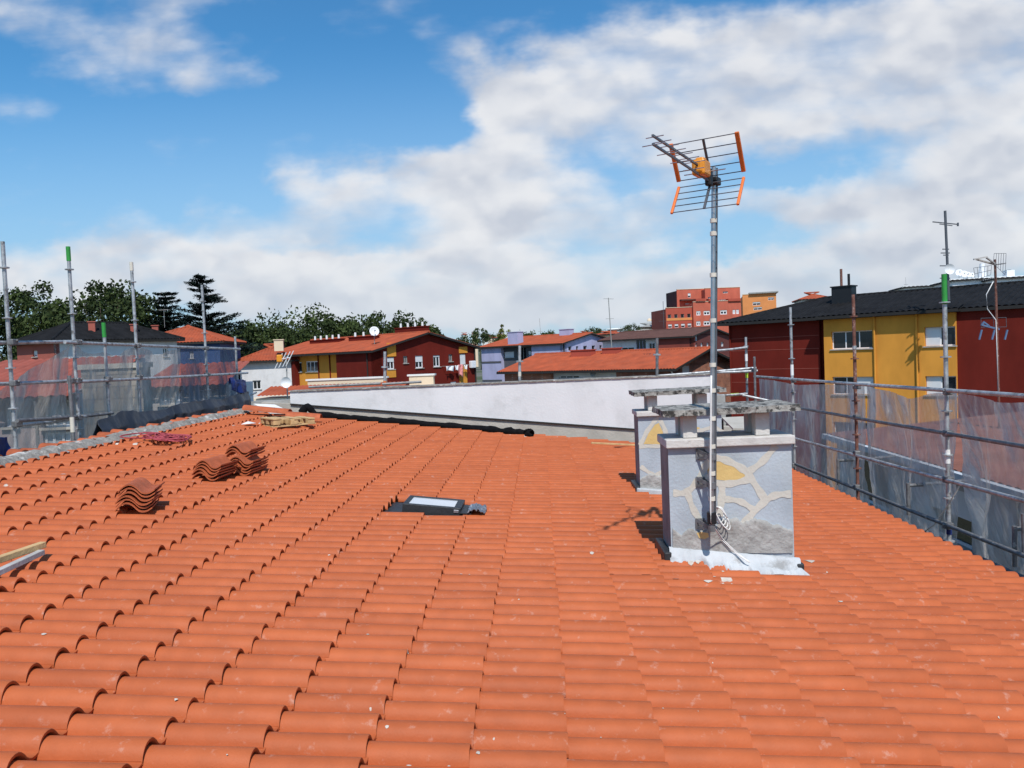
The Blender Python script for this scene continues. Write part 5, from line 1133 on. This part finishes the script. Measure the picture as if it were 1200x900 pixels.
# ---- houses beyond the left scaffold
c = at(66, 420, 60); FW = Fac(c.x, c.y, R(60)); FR = Fac(c.x, c.y, R(-30)); t = thing('white_house', 'white and dusty red house with black hipped roof behind the left scaffold', 'house', (c.x, c.y, 0))
ze = at(66, 398.5, 60).z; sR_ = FW.sz(208, 415)[0]; sL_ = FR.sz(20, 415)[0]
oo = [rect(FW, 154, 408.5, 158.5, 416), rect(FW, 191, 408, 197.5, 418), rect(FW, 136, 421, 148, 429), rect(FW, 104, 419, 112, 423)]; wall(t, FW, 0, sR_, 0, ze, white_m, oo)
for o in oo: window(t, FW, o, panes=2)
oo = [rect(FR, 38, 411, 44, 418)]; wall(t, FR, sL_, 0, 0, ze, pinkred_m, oo); window(t, FR, oo[0], shut=.7)
dp = -sL_; block(t, FW, .32, sR_, dp, 0, ze - .03, white_m, .31); hip_roof(t, FW, 0, sR_, dp, ze, ze + 1.55, blackroof_m, .5, .3, .04)
for px, py, Y in ((108, 382, 64), (157, 385, 67), (182, 386, 70)): p = at(px, py, Y); roof_stack(t, (p.x, p.y, p.z - .1), (.5, .5, .8), R(20), pinkred_m)
c = at(209, 420, 72); FB = Fac(c.x, c.y, R(8)); t = thing('blue_house', 'dark blue house with clay hipped roof right of the black roofed one', 'house', (c.x, c.y, 0)); ze = at(235, 400.5, 72).z; s1_ = FB.sz(258, 415)[0]; oo = [rect(FB, 222, 412, 227, 420)]
wall(t, FB, -4, s1_, 0, ze, bluew_m, oo); window(t, FB, oo[0]); block(t, FB, -4, s1_, 8, 0, ze - .03, bluew_m, .3); hip_roof(t, FB, -4, s1_, 8, ze, ze + 1.7, clayroof_m, .5, .3, .04)
yagi_mast('thin aerial on the ridge between the black and clay roofs', at(193, 384, 76), at(192, 362, 76), grey_m, [(.95, .9, (1, 0, 0), 3)])
c = at(284, 420, 78); FX = Fac(c.x, c.y, R(12)); t = thing('white_house', 'white house with clay hipped roof left of the oxblood block', 'house', (c.x, c.y, 0)); ze = at(300, 423, 78).z; s1_ = FX.sz(345, 415)[0]; oo = [rect(FX, 296, 446, 306, 456)]
wall(t, FX, -.3, s1_, 0, ze, white_m, oo); window(t, FX, oo[0], panes=2); block(t, FX, -.3, s1_, 9, 0, ze - .03, white_m, .3); hip_roof(t, FX, -.3, s1_, 9, ze, ze + 1.7, clayroof_m, .5, .3, .04, hip=4)
p = at(327, 405, 79); roof_stack(t, (p.x, p.y, p.z), (.9, .7, 1.1), R(12), cream_w_m)
# near red-roofed house, stone wall and annexe low behind the left net
c = at(50, 470, 19); FN = Fac(c.x, c.y, R(6)); t = thing('red_roofed_house', 'red tiled house with glazed white porch behind the left net', 'house', (c.x, c.y, 0)); ze = at(50, 462, 19).z; zr = at(50, 420, 24).z; a_s, b_s = FN.sz(-120, 470)[0], FN.sz(89, 470)[0]
oo = [rect(FN, 50, 470, 84, 500), rect(FN, 50, 507, 84, 530), rect(FN, 4, 472, 20, 500), rect(FN, -40, 472, -10, 500)]; wall(t, FN, a_s, b_s, 0, ze, M('mauve_render', (.33, .27, .27), .9, .1, 1.), oo, rev=.15)
for o in oo: window(t, FN, o, rev=.15, panes=3, glass=curtain_m, fw=.06)
b = MB(); e0, e1 = FN.P(a_s, ze - .05, .45), FN.P(b_s, ze - .05, .45); roof_slope(b, e0, e1, -FN.n * 5 + Vector((0, 0, zr - ze)), pitch=.24); b.add([e0 - Vector((0, 0, .02)), e1 - Vector((0, 0, .02)), e1 - Vector((0, 0, .18)), e0 - Vector((0, 0, .18))], [(0, 1, 2, 3)], 1); b.build('roof', [M('dull_clay_roof', (.30, .075, .05), .85, .2, 2.), fascia_m], t)
block(t, FN, a_s, b_s, 4.4, 0, ze - .05, white_m, .3); ub = MB(); ub.prism([FN.P(b_s, ze - .1, -.3), FN.P(b_s, ze - .1, -4.5), FN.P(b_s, zr - .12, -4.5)], -FN.u * .3); ub.build('gable_wall', white_m, t)
c = at(97, 470, 18.2); FS = Fac(c.x, c.y, R(4)); t = thing('stone_wall', 'grey stone block gable wall behind the left scaffold', 'wall', (c.x, c.y, 0)); s1_ = FS.sz(168, 470)[0]; zt_ = at(130, 432, 18.2).z
MB().hexa([FS.P(0, 0, 0), FS.P(s1_, 0, 0), FS.P(s1_, 0, -.5), FS.P(0, 0, -.5), FS.P(0, zt_, 0), FS.P(s1_, zt_, 0), FS.P(s1_, zt_, -.5), FS.P(0, zt_, -.5)]).build('masonry', stone_m, t); MB().box(FS.P(s1_ / 2, zt_ + .06, -.25), (s1_ + .1, .6, .12), FS.ang).build('coping', concrete_m, t)
c = at(168, 470, 26); FQ = Fac(c.x, c.y, R(8)); t = thing('annexe', 'low red roofed annexe with pale windows right of the stone wall', 'house', (c.x, c.y, 0)); s1_ = FQ.sz(266, 465)[0]; ze = at(190, 453, 26).z
oo = [rect(FQ, 186, 456, 200, 474), rect(FQ, 204, 456, 214, 474), rect(FQ, 225, 456, 240, 474)]; wall(t, FQ, 0, s1_, 0, ze, M('warm_grey_render', (.42, .40, .38), .9, .1, 1.), oo, rev=.12)
for o in oo: window(t, FQ, o, rev=.12, panes=2, glass=curtain_m)
b = MB(); e0, e1 = FQ.P(-.2, ze - .02, .3), FQ.P(s1_, ze - .02, .3); roof_slope(b, e0, e1, -FQ.n * 4 + Vector((0, 0, .75)), pitch=.24); b.add([e0, e1, e1 - Vector((0, 0, .15)), e0 - Vector((0, 0, .15))], [(0, 1, 2, 3)], 1); b.build('roof', [MATS['dull_clay_roof'], fascia_m], t); block(t, FQ, 0, s1_, 4, 0, ze - .05, white_m, .3)
# low red-roofed terrace seen through the right net
FA = Fac(10.0, 27, R(-90)); t = thing('low_terrace', 'low terrace with red roof and pale gutter seen through the right net', 'house', (10, 15, 0)); ze = CZ - 3.25
oo = [];
for i in range(6): oo += [(1.5 + i * 4.4, 3.9 + i * 4.4, ze - 1.9, ze - .55)]
wall(t, FA, 0, 32, 0, ze, M('blue_grey_render', (.46, .44, .42), .9, .1, 1.), oo, rev=.15)
for i, o in enumerate(oo): window(t, FA, o, rev=.15, panes=2, shut=(0, .5)[i % 2])
block(t, FA, 0, 32, 7, 0, ze - .03, grey_m, .3); b = MB(); e0, e1 = FA.P(0, ze + .02, .35), FA.P(32, ze + .02, .35); roof_slope(b, e0, e1, -FA.n * 7.2 + Vector((0, 0, .55)), pitch=.3); b.build('roof', M('faded_clay_roof', (.20, .080, .058), .9, .2, 1.2), t); MB().box(FA.P(16, ze - .06, .42), (32, .18, .16), FA.ang).build('gutter', M('pale_gutter', (.5, .53, .56), .6, .05, 2.), t)
MB().box(FA.P(16, ze + .45, -7.1), (32, .3, .5), FA.ang).build('back_parapet', concrete_m, t)

# ---- aerials on the right
p0, p1 = at(1111, 312, 11.0), at(1107.5, 247, 11.0); p0 = at(1111, 330, 9.6)
t = thing('rooftop_aerial', 'slim dark aerial with crossbar and round white dish above the green tipped pole', 'antenna', at(1112, 352, 44)); Ya = 44
MB().tube(at(1112, 352, Ya), at(1107.5, 247, Ya), .07, 8).build('mast', aludk_m, t, smooth='auto')
b = MB(); b.beam(at(1093, 260, Ya), at(1123, 263, Ya), .06, .05); b.beam(at(1101, 262.5, Ya), at(1116, 264.5, Ya), .05, .04); b.tube(at(1122.5, 261, Ya), at(1122.5, 265, Ya), .05, 6)
for py, w_ in ((292, 5), (296.5, 7), (299, 4), (311.5, 8), (326, 8), (331, 7)): b.beam(at(1109.5 - w_, py, Ya), at(1110 + w_ * .4, py, Ya), .05, .05)
b.build('crossbar', aludk_m, t); b = MB(); c_ = at(1112, 315.5, Ya - .2); n = 20
b.v = [tuple(c_ + Vector((.28 * k / 4 * math.cos(2 * math.pi * i / n), -.1 * (k / 4) ** 2, .28 * k / 4 * math.sin(2 * math.pi * i / n)))) for k in range(5) for i in range(n)]; b.f = [(k * n + i, k * n + (i + 1) % n, (k + 1) * n + (i + 1) % n, (k + 1) * n + i) for k in range(4) for i in range(n)]; b.m = [0] * len(b.f); b.build('dish', frame_m, t, smooth=True)
Yb = 24; t = thing('rooftop_aerial', 'brown aerial mast with wire grid reflector and a lower blue yagi, at the right', 'antenna', at(1173, 560, Yb)); MB().tube(at(1173, 560, Yb), at(1166, 304, Yb), .035, 8).build('mast', rust_m, t, smooth='auto')
def grid(pts, nx_, ny_, r):
    b = MB(); p00, p10, p11, p01 = [at(*q, Yb) if len(q) == 2 else at(*q) for q in pts]
    for i in range(nx_): f = i / (nx_ - 1); b.tube(p00.lerp(p10, f), p01.lerp(p11, f), r, 5)
    for i in range(ny_): f = i / (ny_ - 1); b.tube(p00.lerp(p01, f), p10.lerp(p11, f), r, 5)
    return b
grid([(1165, 297), (1179, 297, 23.6), (1178, 322, 23.6), (1164, 309)], 6, 2, .006).build('reflector_grid', aludk_m, t); grid([(1141, 314), (1162, 311, 23.6), (1161, 322, 23.6), (1143, 328)], 6, 3, .006).build('reflector_grid', aludk_m, t)
b = MB(); b.beam(at(1143, 303.5, 23.3), at(1166, 310, Yb), .05, .04); b.beam(at(1156, 302, 23.3), at(1166, 309, Yb), .04, .04); b.beam(at(1141, 304, 23.3), at(1157, 301, 23.3), .05, .04); b.beam(at(1165, 310.5, Yb), at(1179, 308.5, 23.7), .03, .03); b.build('boom', woodg_m, t)
lt_blue = M('blue_plastic', (.09, .15, .26), .6, .1, 5.)
b = MB(); b.beam(at(1151, 381, Yb), at(1171, 386, Yb), .05, .05); b.beam(at(1150, 381.5, Yb), at(1153.5, 377, Yb), .06, .04); b.beam(at(1153, 377.5, Yb), at(1159, 382, Yb), .05, .04); 
for px in (1148, 1163, 1178): b.beam(at(px + 2.5, 386.5, Yb), at(px - .5, 398, Yb), .04, .04, up=(0, 1, 0))
b.build('lower_yagi', lt_blue, t); grid([(1149.5, 373), (1179, 372), (1179.5, 383), (1150, 384)], 3, 2, .008).build('lower_grid', aludk_m, t)
MB().path([at(1164, 330, Yb - .05), at(1156, 345, Yb - .05), at(1157, 362, Yb - .05), at(1167, 375, Yb - .05), at(1168, 400, Yb - .05), at(1170, 460, Yb - .05)], .012, 6).build('cable', cable_m, t, smooth=True)
yagi_mast('thin whip aerial left of the brick towers', at(778, 384, 205), at(777, 353, 205), aludk_m, [(.55, 1.4, (1, 0, 0), 2), (.25, 2.4, (1, 0, 0), 2)])
yagi_mast('thin whip aerial behind the black ridge', at(1062, 337, 130), at(1061, 325, 130), grey_m, [(.3, .5, (1, 0, 0), 2)])

# ------------------------------------------------------------------ trees
def leafy(name, label, loc, h, cr, ch, seed, nclump=46, nleaf=150, lsz=.55, m=leaf_m, group=None, trunk_r=.35):
    rg = random.Random(seed); t = thing(name, label, 'tree', loc, group); B = Vector(loc); cb = MB(); cb.t = []; tb = MB()
    top0 = B + Vector((rg.uniform(-.4, .4), 0, h - ch)); tb.path([B, B.lerp(top0, .5) + Vector((.15, .1, 0)), top0, B + Vector((0, 0, h - ch * .35))], [trunk_r, trunk_r * .8, trunk_r * .65, trunk_r * .2], 8)
    cen = []
    for i in range(nclump):
        while True:
            p = Vector((rg.uniform(-1, 1), rg.uniform(-1, 1), rg.uniform(-1, 1)))
            if .25 < p.length < 1: break
        if rg.random() < .55: p = p.normalized() * rg.uniform(.72, 1.02)
        c_ = B + Vector((p.x * cr, p.y * cr, h - ch / 2 + p.z * ch / 2)); cen.append(c_)
    for i, c_ in enumerate(cen[:16]): st_ = B.lerp(top0, rg.uniform(.65, 1.)); tb.path([st_, st_.lerp(c_, .5) + Vector((0, 0, -.25)), c_], [trunk_r * .32, trunk_r * .2, .03], 5)
    for c_ in cen:
        r0 = rg.uniform(.55, 1.25) * cr * .27; cl = rg.uniform(.15, .85)
        for k in range(nleaf):
            d = Vector((rg.gauss(0, 1), rg.gauss(0, 1), rg.gauss(0, .75))); d = d.normalized() * r0 * rg.random() ** .45 * Vector((1, 1, 1)).length / 1.4; p = c_ + d
            a = Vector((rg.gauss(0, 1), rg.gauss(0, 1), rg.gauss(0, .7))).normalized(); b_ = a.orthogonal().normalized(); b_ = (Matrix.Rotation(rg.uniform(0, 6.3), 3, a) @ b_); s = lsz * rg.uniform(.55, 1.25); a2 = a.cross(b_)
            cb.add([p - b_ * s * .5, p + a2 * s * .28 - b_ * s * .05, p + b_ * s * .55, p - a2 * s * .28 - b_ * s * .05], [(0, 1, 2, 3)]); tv = min(1, max(0, cl + rg.gauss(0, .16))); cb.t += [tv] * 4
    tb.build('trunk', bark_m, t, smooth=True); cb.build('crown', m, t)
    return t
def place(px, ptop, Y, zb=0.): p = at(px, ptop, Y); return (p.x, p.y, zb), p.z - zb
TL = [(-30, 345, 104, 7.0), (22, 346, 96, 5.5), (36, 330, 108, 4.5), (78, 342, 98, 5.6), (112, 331, 100, 6.2), (146, 336, 106, 5.6), (-75, 352, 98, 6)]
wh = ['at the frame edge left of the first pole', 'low beside the first scaffold pole', 'with a light open top right of the first pole', 'between the first two tall poles', 'round the second tall pole', 'behind the third tall pole', 'just outside the left edge of the frame']
for i, (px, py, Y, cr) in enumerate(TL): loc, h = place(px, py + 6, Y); leafy('broadleaf_tree', 'dark green broadleaf tree ' + wh[i], loc, h, cr, min(h * .72, 14), 20 + i, group='broadleaf trees on the left', nclump=60 if i != 2 else 34, nleaf=150)
TM = [(290, 384, 118, 6.5, 'behind the blue house, right of the cedar'), (318, 373, 122, 6.5, 'first in the row behind the white clay roofed house'), (352, 369, 120, 6.5, 'above the small cream chimney'), (385, 362.5, 122, 5.5, 'the highest, above the row of red stacks'), (412, 366, 126, 5.5, 'left of the large white dish'), (446, 367, 128, 5., 'right of the large white dish'), (468, 370, 130, 4.8, 'rounded, above the oxblood gable ridge'), (490, 369, 126, 3.8, 'small and open at the right end of the row'), (262, 376, 120, 7, 'low behind the cedar foot')]
for i, (px, py, Y, cr, w_) in enumerate(TM): loc, h = place(px, py + 4, Y); leafy('broadleaf_tree', 'olive green broadleaf tree ' + w_, loc, h, cr, min(h * .7, 12), 50 + i, group='broadleaf trees behind the oxblood house', nclump=48, nleaf=150, lsz=.6)
def cedar(label, loc, h, sp, seed):
    rg = random.Random(seed); t = thing('cedar_tree', label, 'tree', loc, 'cedars on the left'); B = Vector(loc); tb = MB(); cb = MB(); cb.t = []
    tb.path([B, B + Vector((.1, 0, h * .5)), B + Vector((0, 0, h * .97))], [.5, .35, .05], 8); z = h * .30
    while z < h * .985:
        f = (z - h * .3) / (h * .7); ln = sp * (1 - f) ** .8 * rg.uniform(.55, 1.18) + .35
        for k in range(5 if f < .8 else 4):
            a = rg.uniform(0, 6.28); l2 = ln * rg.uniform(.65, 1.08); e = B + Vector((math.cos(a) * l2, math.sin(a) * l2, z + l2 * rg.uniform(.08, .36))); s0_ = B + Vector((0, 0, z)); tb.path([s0_, s0_.lerp(e, .5) + Vector((0, 0, .12)), e], [.10, .07, .02], 5)
            cl = rg.uniform(.1, .8)
            for q in range(int(110 + 330 * l2 / sp)):
                u = rg.uniform(.12, 1.08) ; c_ = s0_.lerp(e, u); wd = .28 + .16 * l2 * math.sin(math.pi * min(1, u * .9)); p = c_ + Vector((rg.gauss(0, wd * .55), rg.gauss(0, wd * .55), rg.gauss(0, .085) - .03)); d = Vector((math.cos(a) + rg.gauss(0, .7), math.sin(a) + rg.gauss(0, .7), rg.gauss(.15, .3))).normalized(); sd_ = d.cross(Vector((rg.gauss(0, .4), rg.gauss(0, .4), 1))).normalized(); s = rg.uniform(.25, .6)
                cb.add([p - d * s * .5, p + sd_ * s * .16, p + d * s * .6, p - sd_ * s * .16], [(0, 1, 2, 3)]); cb.t += [min(1, max(0, cl + rg.gauss(0, .15)))] * 4
        z += h * .030 * rg.uniform(.7, 1.3)
    tb.build('trunk', bark_m, t, smooth=True); cb.build('crown', leafd_m, t)
loc, h = place(237, 320.5, 100); cedar('tall dark cedar with flat layered boughs behind the fourth scaffold pole', loc, h, 9.5, 3)
loc, h = place(193, 337, 102); cedar('smaller dark cedar left of the tall one', loc, h, 8.0, 8)
loc, h = place(590, 381, 300); leafy('conifer', 'yellowish green conifer rising beyond the lilac roof', loc, h, 3.2, h * .8, 90, 40, 60, .7, leafy_m)
loc, h = place(562, 385, 520); leafy('hillside_tree', 'dark rounded tree on the far slope right of the oxblood gable', loc, h, 6, 11, 91, 30, 50, 1.1)
for i, (px, py, Y, cr) in enumerate(((612, 391, 420, 7), (626, 388, 420, 7), (643, 389, 430, 6), (694, 383.5, 300, 3.5), (736, 382, 220, 2.2), (742, 379.5, 215, 2.2), (548, 393, 600, 9), (574, 391, 560, 9), (700, 386, 290, 3))):
    loc, h = place(px, py, Y); leafy('hillside_tree', 'dark round treetop on the skyline ' + ('left of the thin whip aerial', 'beside the thin whip aerial', 'right of the thin whip aerial', 'right of the lilac stack', 'left of the domed pavilion', 'touching the domed pavilion', 'above the right slope of the oxblood gable', 'left of the conifer', 'near the flat white building')[i], loc, h, cr, cr * 1.5, 100 + i, 26, 40, cr * .16)
